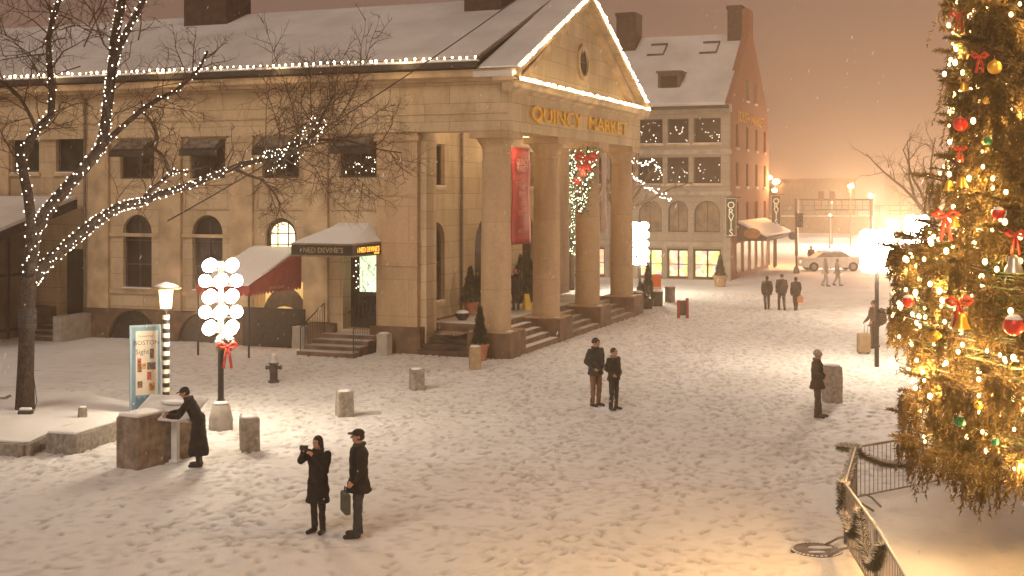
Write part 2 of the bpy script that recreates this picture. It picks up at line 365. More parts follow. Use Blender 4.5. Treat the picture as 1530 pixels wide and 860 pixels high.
m=MB(); m.prism([(-.62-o,z) for o,z in [(-.1,9.02),(.06,9.04),(.10,9.12),(.32,9.18),(.34,9.3),(.40,9.38),(-.1,9.42)]],(lambda a,d,z:Vector((d,a,z))),-1.0,16.7); m.build('pediment_cornice',STONEP,Q)
AP=13.36; MID=7.85; E0=-1.07; E1=16.77
# tympanum
m=MB(); m.prism([(-.5,EZ1),(16.2,EZ1),(MID,AP-.45)],fnx,-.45,.0); tym=m.build('tympanum',STONE,Q)
m=MB(); n=28
oc=(MID+.15,10.85)
ring=[(oc[0]+.72*math.cos(2*math.pi*i/n),oc[1]+.72*math.sin(2*math.pi*i/n)) for i in range(n)]
rin=[(oc[0]+.56*math.cos(2*math.pi*i/n),oc[1]+.56*math.sin(2*math.pi*i/n)) for i in range(n)]
for i in range(n): m.prism([ring[i],ring[(i+1)%n],rin[(i+1)%n],rin[i]],fnx,-.56,-.449)
ow=m.build('oculus_window',STONEP,Q)
m=MB(); m.prism(rin,fnx,-.47,-.452); m.build('pane',GLASS,ow)
m=MB(); m.box(oc[0]-.02,oc[0]+.02,-.49,-.472,oc[1]-.55,oc[1]+.55); m.box(oc[0]-.55,oc[0]+.55,-.492,-.474,oc[1]-.02,oc[1]+.02); m.build('glazing_bar',FRAME,ow)
# raking cornices
def rake(mb,y0,y1,dz0,dz1,inset=0):
    for x in (E0,E1):
        sg=1 if x<MID else -1
        p=[(x+sg*inset,EZ1+dz0),(MID,AP+dz0+.0),(MID,AP+dz1),(x+sg*inset,EZ1+dz1)]
        mb.prism(p,fnx,y0,y1)
m=MB(); rake(m,-.93,-.2,-.05,.10); m.build('raking_cornice',STONEP,Q)
m=MB(); rake(m,-.72,-.2,-.34,-.052,.9); m.build('raking_bed_mould',STONEP,Q)
m=MB(); rake(m,-.90,.52,.102,.30,.04); m.build('portico_roof',ROOFS,Q)
# ---- main roof with snow, its dark verge, gutters
RZ0=10.02
def roof(mb,y0,y1,z0,z1,th,ex0,ex1):
    for x in (ex0,ex1):
        mb.prism([(x,z0),(MID,z1),(MID,z1+th),(x,z0+th)],fnx,y0,y1)
m=MB(); roof(m,.5,40,RZ0-.06,AP+.10,.05,E0+.02,E1-.02); m.build('roof',mat('weathered_slate_edge',(.13,.09,.06),.8,.2,3),Q)
m=MB(); roof(m,.62,40,RZ0+.0,AP+.155,.08,E0+.1,E1-.1); m.build('roof_snow',ROOFS,Q)
m=MB()
for x in (E0-.02,E1-.23): m.box(x,x+.25,.5,40,EZ1+.385,RZ0-.05)
for x in (E0-.12,E1-.05): m.box(x,x+.17,.35,40,RZ0-.17,RZ0+.02)
m.build('gutter',WOODD,Q)
m=MB(); m.box(E0-.16,E0+.1,.3,40,RZ0+.021,RZ0+.09); m.build('gutter_snow',CAPS,Q,bevel=.03)
m=MB(); m.box(-1.02,-.4,-1.0,.3,EZ1+.385,EZ1+.46); m.box(-1.0,16.7,-.98,-.80,9.421,9.47); m.build('cornice_snow',CAPS,Q,bevel=.03)
for px0,px1,s,top in ((295,358,7.2,15.6),(708,762,7.0,14.9),(130,185,7.4,15.6)):
    t0,t1=QM.T(px1,s),QM.T(px0,s)
    if px0==130: t0+=14;t1+=14
    m=MB(); m.box(s-1.0,s+.9,t0,t1,12.2,top); m.box(s-1.1,s+1.0,t0-.08,t1+.08,top,top+.2); ch=m.build('chimney',mat('dark_chimney_brick',(.075,.045,.03),.9,.2,4,.3,20),Q)
    m=MB(); m.box(s-1.0,s+.9,t0,t1,top+.201,top+.28); m.build('chimney_snow',CAPS,ch,bevel=.03)
for s in (2.6,7.85,13.1):
    m=MB(); m.lathe([(.05,9.2),(.05,8.3),(.16,8.25),(.2,7.95),(.1,7.9)],(s,1.9,0),12); lm=m.build('soffit_lantern',DARKM,Q); m=MB(); m.ball((s,1.9,7.88),(.13,.13,.1),12,6); m.build('bulb',LANT,lm,True)
    plight(QM.W(s,1.9,7.6),PORT,(1,.74,.45),.15,'soffit_light')
# ---- columns
for k in range(4):
    s=k*5.235
    m=MB(); m.lathe([(.535,.90),(.535,.95),(.525,1.1),(.525,2.2),(.515,3.6),(.495,5.2),(.475,6.4),(.465,6.95),(.475,6.96),(.49,7.0),(.475,7.04),(.475,7.14),(.54,7.26),(.63,7.38),(.66,7.44),(.66,7.46)],(s,0.1,0),40)
    c=m.build('column',COLST,Q,smooth='auto')
    m=MB(); m.box(s-.70,s+.70,-.62,.80,7.465,EZ0-.003); m.build('abacus',COLST,c,bevel=.02)
    m=MB(); m.box(s-.78,s+.78,-.72,.86,-.2,.84); m.build('plinth',BASEST,c,bevel=.03)
    m=MB(); m.box(s-.74,s+.74,-.68,.82,.841,.895); m.build('plinth_top',COLST,c,bevel=.02)
    m=MB(); m.box(s-.70,s-.3,-.66,-.52,.896,.93) if k!=1 else m.box(s-.7,s-.5,-.62,-.45,.896,.92); m.build('plinth_snow',CAPS,c,bevel=.015)
# ---- landing and steps
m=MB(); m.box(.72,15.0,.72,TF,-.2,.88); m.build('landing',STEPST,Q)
SNST=snowmat('slushy_snow',(.66,.62,.56),.5,6,.3)
def steps(mb,mb2,a0,a1,d_out,d_in,n,ztop,fn):
    for i in range(n):
        z1=ztop*(i+1)/(n+1); d=d_out+(d_in-d_out)*i/n
        p=[(a0,-.2),(a1,-.2),(a1,z1),(a0,z1)]
        mb.prism(p,fn,d,d_in-i*.0005)
        if mb2 is not None: mb2.prism([(a0+.05,z1),(a1-.05,z1),(a1-.05,z1+.02),(a0+.05,z1+.02)],fn,d+.06,d+(d_in-d_out)/n*.95)
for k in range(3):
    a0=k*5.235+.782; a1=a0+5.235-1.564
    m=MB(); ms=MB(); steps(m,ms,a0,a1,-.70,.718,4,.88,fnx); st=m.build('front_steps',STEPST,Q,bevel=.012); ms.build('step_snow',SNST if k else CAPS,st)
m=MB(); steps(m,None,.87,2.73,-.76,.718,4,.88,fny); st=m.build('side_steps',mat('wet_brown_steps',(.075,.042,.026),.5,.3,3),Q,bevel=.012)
m=MB(); m.box(-.6,.5,1.2,2.2,.705,.722); m.build('wet_snow',mat('wet_slush',(.3,.22,.15),.25,.3,2),st)
m=MB(); m.box(1.4,14.9,.9,3.2,.881,.905); m.build('landing_snow',SNST,Q,bevel=.01)
# ---- gold name on the frieze
s0,s1=QM.S(792,-.64),QM.S(935,-.64)
tx=text('raised_lettering','QUINCY  MARKET',.80,GOLDL,Q,lambda u,v,w:Vector((u,-.67-w,v)),.05)
xs=[v.co.x for v in tx.data.vertices]; zs=[v.co.z for v in tx.data.vertices]; a,b=min(xs),max(xs); c_,d_=min(zs),max(zs)
for v in tx.data.vertices:
    v.co.x=s0+(v.co.x-a)/(b-a)*(s1-s0); v.co.z=8.06+(v.co.z-c_)/(d_-c_)*.64
# ---- entrance under the sign canopy
DT=TB[3]
m=MB(); m.box(.3,.36,DT-.9,DT+.9,.7,4.0); m.build('doorway_back',mat('dim_brown_lobby',(.03,.02,.012),.8,.2,2),Q)
m=MB(); m.box(.0,.05,DT-.66,DT+.1,2.05,3.95); m.build('stair_window',mat('lit_greenish_glass',(.6,.65,.5),.4,.1,3,emit=(.75,.95,.62),estr=1.1,sample=False),Q)
m=MB()
for i in range(6): m.box(S0-.02+i*.0,.0,DT-.66+i*.15,DT-.64+i*.15,1.2,1.95)
m.bar((S0+.1,DT-.66,2.0),(S0+.1,DT+.45,1.3),.05); m.build('inner_railing',DARKM,Q)
pts=[Vector((S0+.12,DT-.6+random.random()*.85,2.1+random.random()*1.1)) for _ in range(34)]
m=MB()
for i in range(60):
    p=Vector((S0+.13,DT-.6+random.random()*.9,2.0+random.random()*1.2)); m.bar(p,p+Vector((0,random.uniform(-.15,.15),random.uniform(.05,.2))),.012)
ly=m.build('lit_twig_spray',TWIG,Q); bulbs(pts,BWHITE,.014,ly,'light_dot')
m=MB(); ms=MB(); steps(m,ms,DT-.95,DT+1.25,S0-2.15,S0-.0,4,.72,fny); st=m.build('entrance_steps',STEPST,Q,bevel=.012); ms.build('step_snow',SNST,st)
for t in (DT-.88,DT+1.18):
    m=MB(); m.tube([(S0-2.0,t,.95),(S0-.35,t,1.65),(S0-.35,t,.6)],.022,6)
    m.tube([(S0-2.0,t,.95),(S0-2.0,t,.12)],.022,6)
    for i in range(9):
        x=S0-1.85+i*.17; m.tube([(x,t,.3+.5*(i/9)),(x,t,.98+.7*(i/9))],.009,5)
    m.build('stair_railing',DARKM,Q)
# sign canopy
t0=QM.T(575,S0)+.05; t1=t0+2.3; s_=S0-2.35
m=MB(); zc0,zc1=3.45,3.86
for z in (zc0,zc1-.05): m.box(s_,S0,t0,t1,z,z+.05)
cn=m.build('sign_canopy',FRAME,Q)
m=MB(); m.box(s_-.03,s_,t0-.03,t1+.03,zc0,zc1); m.box(s_,S0,t0-.03,t0,zc0,zc1); m.box(s_,S0,t1,t1+.03,zc0,zc1); m.build('sign_fascia',mat('black_sign_board',(.03,.024,.018),.4,.2,4),cn)
m=MB(); m.box(s_-.05,s_-.03,t0-.05,t1+.05,zc1-.03,zc1+.02); m.box(s_-.05,s_-.03,t0-.05,t1+.05,zc0-.02,zc0+.03); m.box(s_-.03,S0,t0-.05,t0-.03,zc1-.03,zc1+.02); m.box(s_-.03,S0,t0-.05,t0-.03,zc0-.02,zc0+.03); m.build('sign_border',mat('brushed_trim',(.3,.24,.16),.35,.1,5,metal=.6),cn)
m=MB(); zr=4.42
m.add([(s_-.05,t0-.05,zc1+.02),(S0,t0-.05,zc1+.02),(S0,t1+.05,zc1+.02),(s_-.05,t1+.05,zc1+.02),(S0-1.0,t0+.7,zr),(S0,t0+.5,zr+.12),(S0,t1-.5,zr+.12),(S0-1.0,t1-.8,zr)],
 [(0,3,2,1),(0,4,7,3),(0,1,5,4),(2,3,7,6),(4,5,6,7),(1,2,6,5)]); m.build('canopy_snow',CAPS,cn,bevel=.06)
text('sign_lettering',"i NED DEVINE'S",.25,mat('dull_gold_letters',(.34,.25,.12),.4,.1,5),cn,lambda u,v,w:Vector((s_-.034-w,(t0+t1)/2-u,zc0+.12+v)),.006,sx=.98)
text('sign_lettering',"i NED DEVINE'S",.25,mat('lit_amber_letters',(.8,.4,.05),.4,.1,5,emit=(1,.40,.04),estr=2.2,sample=False),cn,lambda u,v,w:Vector((s_+1.15+u,t0-.034-w,zc0+.12+v)),.006,sx=.95)
text('sign_lettering',"irish pub",.11,MT['lit_amber_letters'],cn,lambda u,v,w:Vector((s_+1.75+u,t0-.035-w,zc0+.03+v)),.004)
# red sloping awning with snow and a scalloped valance
a0,a1=7.62,9.75; so=S0-3.4
m=MB(); m.prism([(so,2.42),(S0,3.52),(S0,3.48),(so,2.38)],(lambda a,d,z:Vector((a,d,z))),a0,a1)
aw=m.build('red_awning',REDC,Q)
def scal(m,fn,x0,x1,z,h,n):
    st=(x1-x0)/n
    for i in range(n):
        c=x0+(i+.5)*st; p=[(x0+i*st,z),(x0+i*st+abs(st)*0,z-h*.55)]+[(c+st/2*math.cos(math.pi*(1-j/6)),z-h*.55-h*.45*math.sin(math.pi*j/6)) for j in range(7)]+[(x0+(i+1)*st,z)]
        m.prism(p,fn,0,.012)
m=MB(); m.prism([(so,2.40),(S0,3.50),(S0,2.40)],(lambda a,d,z:Vector((a,d,z))),a0-.012,a0)
m.prism([(so,2.40),(S0,3.50),(S0,2.40)],(lambda a,d,z:Vector((a,d,z))),a1,a1+.012)
scal(m,(lambda a,d,z:Vector((a,a0-.013+d,z))),so,S0,2.42,.32,16); scal(m,(lambda a,d,z:Vector((so-.012+d,a,z))),a0,a1,2.42,.32,10)
m.build('valance',REDC,aw)
m=MB(); m.prism([(so+.02,2.43),(S0,3.53),(S0,3.66),(so+.1,2.53)],(lambda a,d,z:Vector((a,d,z))),a0+.05,a1-.03); m.build('awning_snow',CAPS,aw,bevel=.04)
text('awning_lettering','FLORIST ON THE SQUARE' if 0 else 'CAFE AT THE MARKET' if 0 else 'ON THE SQUARE',.13,mat('faded_letters',(.45,.2,.12),.8,.1,4),aw,lambda u,v,w:Vector((so+1.7+u,a0-.03-w,2.24+v)),.003)
for a_ in (a0+.02,a1-.07): m=MB(); m.box(so+.02,so+.07,a_,a_+.05,0,2.4); m.build('awning_post',DARKM,aw)
# lit basement doorway and areaway under it
m=MB(); m.box(.2,.25,TB[2]-1.1,TB[2]+.95,0,2.35); m.build('lit_lobby_wall',mat('lit_lobby',(.7,.55,.3),.7,.3,2,emit=(1,.62,.2),estr=.75,sample=True),Q)
m=MB(); c=TB[2]-.15
for i in range(12):
    a,b=math.pi*i/12,math.pi*(i+1)/12
    m.prism([(c+.9*math.cos(a),.55+.9*math.sin(a)),(c+.9*math.cos(b),.55+.9*math.sin(b)),(c+1.05*math.cos(b),.55+1.6*math.sin(b)),(c+1.05*math.cos(a),.55+1.6*math.sin(a))],fny,S0+.05,S0+.12)
m.box(S0+.05,S0+.12,c-1.0,c+1.0,.3,.6); m.build('door_arch',FRAME,Q)
m=MB(); m.box(S0-.5,S0-.44,TB[2]-1.3,TB[2]+1.3,0,1.42)
for i in range(3): m.tube([(S0-.55,TB[2]-.8+i*.8,.6),(S0-.52,TB[2]-.8+i*.8,.6)],.42,20)
m.build('dark_gate',mat('dark_brown_panel',(.03,.022,.016)),Q)
m=MB(); m.box(S0-.06,S0-.01,9.62,10.4,.3,2.35); m.build('lit_doorway_panel',mat('lit_doorway',(.8,.75,.65),.5,.15,6,emit=(1,.78,.45),estr=1.3,sample=False),Q)  # glowing panel stands for the bright doorway beside the awning
plight(QM.W(-1.2,8.5,2.2),35,(1,.72,.38),.12,'awning_lamp')
# left annex recess, lit green door
m=MB(); m.box(.18,.24,17.3,18.6,.7,3.4); m.build('door',mat('dark_brown_door',(.022,.017,.010),.6,.3,2),Q)
m=MB(); m.ball((S0+.1,18.35,3.25),.06,8,6); m.build('door_lamp',mat('green_yellow_lamp',(.7,.8,.3),.4,.05,3,emit=(.7,.85,.2),estr=8,sample=False),Q)
m=MB(); ms=MB(); steps(m,ms,17.2,18.7,S0-1.9,S0,4,.75,fny); st=m.build('annex_steps',BASEST,Q,bevel=.01); ms.build('step_snow',SNST,st)
m=MB(); m.box(S0-2.0,S0-.3,16.75,17.15,-.1,.95); m.build('step_cheek',CONC,Q,bevel=.02)
m=MB(); m.tube([(S0-.25,17.12,1.1),(S0-.25,17.12,9.3)],.055,8); m.tube([(S0-.2,2.72-.02,8.2),(S0-.2,2.70,.9)],.001,3)
m.build('drainpipe',mat('zinc_pipe',(.17,.13,.09),.6,.15,5),Q)
m=MB(); m.tube([(5.1,TF-.08,.95),(5.1,TF-.08,9.1)],.06,8); m.build('drainpipe',MT['zinc_pipe'],Q)
# blank stone posts flanking the entry
for (s,t,h) in ((S0-1.9,DT+1.7,.62),(S0-1.95,DT-1.35,.85)):
    pass
# lamp over the portico soffit
# ================================================================== glazed lean-to on the left
A=thing('glazed_lean_to','dark framed glazed lean-to with sloping snowy roof against the market wall','lean-to',(QM.x,QM.y,0),ROT)
y0=QM.T(104,S0-1.2)+.4; y0=19.2; y1=34; xo=S0-7.5; zt=5.35; zo=3.35
m=MB(); m.prism([(S0-.46,zt),(xo,zo),(xo,zo-.32),(S0-.46,zt-.35)],(lambda a,d,z:Vector((a,d,z))),y0-1.9,y1); m.build('roof_beam',WOODD,A)
m=MB(); m.prism([(S0-.46,zt+.005),(xo+.1,zo+.02),(xo+.1,zo+.14),(S0-.46,zt+.13)],(lambda a,d,z:Vector((a,d,z))),y0-1.84,y1); m.build('roof_snow',ROOFS,A)
m=MB()
for i in range(6):
    x=S0-.7-(7.5-.9)*i/5; zz=zt-.36-(S0-x)*(zt-zo)/7.5; m.box(x-.07,x+.07,y0+.02,y0+.14,0,zz)
for z in (.3,2.4): m.box(xo+.15,S0-.5,y0+.03,y0+.12,z,z+.12)
for i in range(8):
    y=y0+.3+i*2.0; m.box(xo+.08,xo+.2,y-.06,y+.06,0,zo-.3)
m.box(xo+.08,xo+.2,y0+.2,y1,2.3,2.42); m.build('steel_frame',WOODD,A)
m=MB(); m.box(xo+.2,S0-.5,y0+.07,y0+.09,.05,zo-.3); m.prism([(xo+.2,zo-.3),(S0-.5,zo-.3),(S0-.5,zt-.4),(xo+.2,zo-.33)],(lambda a,d,z:Vector((a,d,z))),y0+.07,y0+.09); m.build('end_glazing',mat('dull_brown_glass',(.10,.07,.045),.3,.4,.8,spec=.6),A)
m=MB(); m.box(xo+.13,xo+.15,y0+.2,y1,0,zo-.3); m.build('front_glazing',MT['dull_brown_glass'],A)
m=MB(); m.box(S0-3.0,S0-2.88,y0-.06,y0+.0,1.4,4.0); m.build('red_neon_strip',mat('red_strip',(.5,.05,.03),.5,.1,3,emit=(1,.12,.05),estr=.35,sample=False),A)
m=MB(); m.box(S0-2.88,S0-2.78,y0-.05,y0+.0,1.2,4.0); m.build('pale_strip',WHITEP,A)
# ================================================================== FAR BLOCK
O=thing('brick_warehouse','far granite fronted block with red brick gable, steep snowy roof and chimneys','building',(OB.x,OB.y,0),ROT)
EV=11.3; RG=16.5; GW=14.85
ops=[]; cs=[.0]
wc=[(.57,2.35),(2.66,4.07),(4.38,6.05)]+[(6.35+i*1.95,7.95+i*1.95) for i in range(6)]
for a,b in wc: ops+= [(a,b,8.8,10.43),(a,b,6.17,7.93),(a+.06,b-.06,3.07,5.1,1),(a,b,.05,1.98)]
m=MB(); wall(m,fny,0,19,-.2,EV,0,.45,ops); m.build('front_wall',FGRAN,O)
gc=[2.4,6.0,9.6,13.1]; gops=[]
for c in gc: gops+=[(c-.45,c+.45,8.55,10.1),(c-.45,c+.45,6.0,7.6),(c-.45,c+.45,3.4,5.0)]
g2=[(5.7,6.6,11.9,13.3),(8.9,9.8,11.9,13.3)]
m=MB(); wall(m,fnx,.45,GW,-.2,EV,-.02,.43,gops)
m.build('brick_wall',BRICK,O)
m=MB(); m.prism([(0,EV),(GW,EV),(GW/2+.9,RG),(GW/2+.9,RG+1.8),(GW/2-.9,RG+1.8),(GW/2-.9,RG)],fnx,-.02,.43); m.build('brick_gable',BRICK,O)
m=MB(); wall(m,fny,0,19,-.2,EV,GW-.4,GW,[]); m.build('rear_wall',BRICK,O)
for a,b,_z0,_z1 in g2:
    m=MB(); m.box(a,b,-.04,-.022,11.9,13.3); w=m.build('window',GLASS,O); m=MB(); m.box(a-.06,b+.06,-.1,-.03,11.78,11.89); m.build('sill',CAPS,w)
for o in gops: win(fnx,o[0],o[1],o[2],o[3],-.02,bars=(0,1),sill=True,parent=O)
WR=random.Random(3)
for i,(a,b) in enumerate(wc):
    win(fny,a,b,8.8,10.43,0,bars=(0,0),parent=O,lights=13 if i<4 else 0,sill=True)  # dots imitate Christmas tree lights reflected in these panes
    win(fny,a,b,6.17,7.93,0,bars=(0,0),parent=O,lights=10 if i<4 else 0,sill=True)
    win(fny,a+.06,b-.06,3.07,5.1,0,1,glass=mat('arched_panel',(.20,.14,.09),.6,.2,2),bars=(1,0),parent=O,sill=False)
SH=bpy.data.materials.new('lit_shop_display'); SH.use_nodes=True
nt=SH.node_tree; b=nt.nodes['Principled BSDF']; tc=nt.nodes.new('ShaderNodeTexCoord'); vo=nt.nodes.new('ShaderNodeTexVoronoi'); vo.inputs['Scale'].default_value=3.3
nt.links.new(tc.outputs['Object'],vo.inputs['Vector']); hs=nt.nodes.new('ShaderNodeMix'); hs.data_type='RGBA'; hs.blend_type='MULTIPLY'; hs.inputs[0].default_value=.62; hs.inputs[6].default_value=(1,.74,.40,1)
nt.links.new(vo.outputs['Color'],hs.inputs[7]); nt.links.new(hs.outputs[2],b.inputs['Emission Color']); nt.links.new(hs.outputs[2],b.inputs['Base Color']); b.inputs['Emission Strength'].default_value=1.7
for i,(a,b_) in enumerate(wc):
    m=MB(); m.box(.36,.42,a,b_,.05,1.98); m.build('shop_display',SH,O)
    m=MB()
    for x in (a,(a+b_)/2-.05,b_-.1): m.box(.1,.2,x,x+.1,.05,1.98)
    m.box(.11,.19,a,b_,1.86,1.98); m.box(.11,.19,a,b_,.05,.2); m.box(.12,.18,a,b_,.95,1.0)
    d=m.build('shop_door',WOODD,O)
for z0,z1,o in ((2.15,2.45,.12),(5.45,5.7,.12),(8.1,8.4,.08),(10.75,11.3,.15)): m=MB(); m.box(-o,-.001,-.15,19,z0,z1); m.build('string_course',mat('far_granite_trim',(.36,.30,.23),.8,.1,2),O)
for a in [-.1]+[(wc[i][1]+wc[i+1][0])/2-.14 for i in range(7)]:
    m=MB(); m.box(-.14,-.002,a,a+.3,0,2.15); m.build('shop_pillar',MT['far_granite_trim'],O)
m=MB()
for x,x2 in ((-.35,GW/2),(GW+.3,GW/2)): m.prism([(x,EV-.15),(x2,RG),(x2,RG+.22),(x,EV+.1)],fnx,.25,19)
m.build('roof_snow',ROOFS,O)
m=MB(); m.box(-.45,-.2,0,19,EV-.3,EV-.1); m.build('gutter',WOODD,O)
for x,y,z0,z1,w in ((GW/2-.9,.44,15.5,18.3,1.0),(GW/2-1.6,7.8,15,18.1,1.4),(GW/2-1.6,15.5,15,18.0,1.5)):
    m=MB(); m.box(x,x+1.8,y,y+w,z0,z1); m.box(x-.08,x+1.88,y-.0,y+w+.08,z1,z1+.25); m.build('chimney',mat('dark_chimney_brick',(.12,.06,.035)),O)
# dormer and skylights
dm=MB(); t=4.3; dm.box(1.35,3.1,t-.75,t+.75,12.1,13.55); dm.box(1.2,3.9,t-.85,t+.85,13.55,13.68); d=dm.build('dormer',mat('weathered_copper',(.10,.07,.05),.7,.2,4),O)
m=MB(); m.box(1.32,1.348,t-.55,t+.55,12.35,13.35); m.build('pane',GLASS,d)
for t in (1.9,5.6):
    m=MB()
    sl=(RG-EV)/(GW/2)
    for a,b,c,d_ in ((5.1,6.4,t,t+.07),(5.1,5.17,t,t+1.2),(6.33,6.4,t,t+1.2)):
        z=lambda x:EV+.08+x*sl+.18
        m.add([(a,c,z(a)-.1),(b,c,z(b)-.1),(b,d_,z(b)-.1),(a,d_,z(a)-.1),(a,c,z(a)+.1),(b,c,z(b)+.1),(b,d_,z(b)+.1),(a,d_,z(a)+.1)],[(0,1,2,3),(7,6,5,4),(0,4,5,1),(1,5,6,2),(2,6,7,3),(3,7,4,0)])
    m.build('skylight',WOODD,O)
text('gold_lettering','SOUTH MARKET',1.0,GOLDL,O,lambda u,v,w:Vector((7.6+u,-.03-w,10.35+v)),.02,sx=1.35)
# brick side awning and ground floor openings
for i in range(5): m=MB(); m.box(2.0+i*2.6,3.4+i*2.6,-.06,-.021,.3,2.3); m.build('shop_window',GLASSW,O)
m=MB(); m.prism([(0,3.6),(-1.9,2.7),(-1.9,2.45),(0,2.45)],(lambda a,d,z:Vector((d,a-.025,z))),2.6,13.5); aw=m.build('gable_awning',mat('dark_awning',(.05,.03,.022),.8,.2,3),O)
m=MB(); m.prism([(0,3.62),(-1.85,2.74),(-1.8,2.88),(0,3.78)],(lambda a,d,z:Vector((d,a-.025,z))),2.7,13.4); m.build('awning_snow',CAPS,aw)
m=MB(); m.prism([(-.95+.55*math.cos(i*math.pi/10),2.95+.34*math.sin(i*math.pi/10)) for i in range(20)],(lambda a,d,z:Vector((d,a-.025,z))),2.55,2.6); sg=m.build('oval_sign',mat('orange_brown_sign',(.3,.12,.04),.6,.2,5,emit=(1,.4,.1),estr=.06,sample=False),aw)
m=MB(); m.box(-.3,-.001,-.1,.35,0,5.2); m.build('corner_pier',MT['far_granite_trim'],O)
# hanging ORVIS boards
def orvis(loc,label,h=3.0,w=.85,rz=0):
    o=thing('hanging_sign',label,'sign',loc,rz,'tall green hanging shop signs')
    m=MB(); m.box(-w/2,w/2,-.06,.06,0,h); b=m.build('board',mat('dark_green_board',(.05,.055,.035),.5,.1,3),o)
    m=MB(); m.box(-w/2-.04,-w/2,-.07,.07,-.04,h+.04); m.box(w/2,w/2+.04,-.07,.07,-.04,h+.04); m.box(-w/2,w/2,-.07,.07,h,h+.04); m.box(-w/2,w/2,-.07,.07,-.04,0); m.build('border',mat('pale_sign_border',(.5,.45,.33),.5,.05,3),o)
    for i,ch in enumerate('ORVIS'):
        text('letter',ch,.62,mat('pale_letter',(.75,.70,.55),.5,.05,3,emit=(1,.85,.6),estr=.25,sample=False),o,lambda u,v,w_:Vector((u,-.065-w_,h-.60-i*h*.19+v)),.006)
    m=MB(); m.tube([(-w/2,0,h+.1),(w/2+.35,0,h+.1)],.03,6); m.tube([(-w/2,0,-.12),(w/2+.35,0,-.12)],.03,6); m.build('bracket',DARKM,o)
    return o
orvis((at(1092,351,79.2)-Vector((0,0,0))),'green vertical sign with pale letters on the near corner of the brick building',2.3,.6)
o=orvis(at(1159.5,334,91.5),'green vertical sign on a lamp bracket beyond the brick gable',2.05,.62)
# ================================================================== GROUND
def make_ground():
    def ax(lo,hi,cells):
        r=[lo]
        while r[-1]<hi:
            x=r[-1]; st=cells(x); r.append(x+st)
        return np.array(r)
    xs=ax(-140,170,lambda x:.05 if -13<x<13.5 else (.25 if -25<x<30 else 6.0))
    ys=ax(-20,420,lambda y:2.0 if y<12 else .055 if y<33 else .09 if y<52 else .2 if y<70 else .8 if y<110 else 9.0)
    X,Y=np.meshgrid(xs,ys); Zg=np.zeros_like(X); Dk=np.zeros_like(X); rng=np.random.default_rng(5)
    # soft trodden relief
    def vnoise(sc,amp,seed):
        r=np.random.default_rng(seed); g=r.random((600,600)); u=(X/sc)%599; v=(Y/sc)%599; i=u.astype(int); j=v.astype(int); fu=u-i; fv=v-j; fu=fu*fu*(3-2*fu); fv=fv*fv*(3-2*fv)
        return amp*((g[i,j]*(1-fu)+g[i+1,j]*fu)*(1-fv)+(g[i,j+1]*(1-fu)+g[i+1,j+1]*fu)*fv-.5)
    near=((X>-15)&(X<16)&(Y>12)&(Y<70)).astype(float)
    Zg+=vnoise(2.6,.02,1)+near*(vnoise(.6,.010,2)+vnoise(.2,.006,3)+vnoise(.11,.006,4))
    # foot prints along walking tracks
    def stamp(cx,cy,ang,L,W,dep):
        r=L*1.1
        i0,i1=np.searchsorted(xs,[cx-r,cx+r]); j0,j1=np.searchsorted(ys,[cy-r,cy+r])
        if i1-i0<2 or j1-j0<2: return
        x=X[j0:j1,i0:i1]-cx; y=Y[j0:j1,i0:i1]-cy; a=x*math.cos(ang)+y*math.sin(ang); b=-x*math.sin(ang)+y*math.cos(ang)
        q=(a/(L/2))**2+(b/(W/2))**2
        Zg[j0:j1,i0:i1]+=-dep*np.clip((1.3-q)*2.2,0,1)+dep*.35*np.exp(-((np.sqrt(q)-1.5)/.25)**2); Dk[j0:j1,i0:i1]=np.maximum(Dk[j0:j1,i0:i1],np.clip((1.3-q)*2,0,1)*rng.uniform(.15,.7))  # each hollow also gets a darker colour, for packed snow and painted shade
    main=math.pi/2-R(10)
    for k in range(1700):
        x=rng.uniform(-14,16); y=rng.uniform(15,66); 
        if x<-7 and y>28 and rng.random()<.8: continue
        if y<24 and rng.random()<.35: continue
        ang=main+rng.normal(0,.45) if rng.random()<.6 else rng.uniform(0,6.28)
        n=int(rng.integers(8,40)); side=1
        for i in range(n):
            st=rng.uniform(.55,.72); x+=math.cos(ang)*st; y+=math.sin(ang)*st; ang+=rng.normal(0,.09); side=-side
            px=x-math.sin(ang)*.11*side; py=y+math.cos(ang)*.11*side
            stamp(px,py,ang+rng.normal(0,.1),rng.uniform(.23,.31),rng.uniform(.08,.11),rng.uniform(.020,.038))
    # calm snow inside the fence round the fir and in the raised bed
    calm=1-((X>5.5)&(X<14)&(Y>10)&(Y<24)).astype(float)*.8
    Zg*=calm
    Dk+=np.clip(vnoise(.14,1.0,9)*(vnoise(1.7,1,10)+.6)*near,0,.5); Dk*=calm
    Zg+= -np.clip((Y-130)/200,0,1)*0
    nx,ny=len(xs),len(ys); V=np.stack([X.ravel(),Y.ravel(),Zg.ravel()],1)
    idx=np.arange(nx*ny).reshape(ny,nx); Fq=np.stack([idx[:-1,:-1].ravel(),idx[:-1,1:].ravel(),idx[1:,1:].ravel(),idx[1:,:-1].ravel()],1)
    me=bpy.data.meshes.new('snowy_ground'); me.vertices.add(len(V)); me.vertices.foreach_set('co',V.ravel())
    me.loops.add(Fq.size); me.loops.foreach_set('vertex_index',Fq.ravel().astype(np.int32)); me.polygons.add(len(Fq))
    me.polygons.foreach_set('loop_start',np.arange(0,Fq.size,4,dtype=np.int32)); me.polygons.foreach_set('loop_total',np.full(len(Fq),4,dtype=np.int32))
    me.update(); wa=me.attributes.new('worn_shade','FLOAT','POINT'); wa.data.foreach_set('value',np.clip(Dk,0,.85).ravel().astype(np.float32)); me.polygons.foreach_set('use_smooth',np.ones(len(Fq),dtype=bool)); me.materials.append(SNOW)
    o=bpy.data.objects.new('snowy_ground',me); COL.objects.link(o); structure(o)
make_ground()
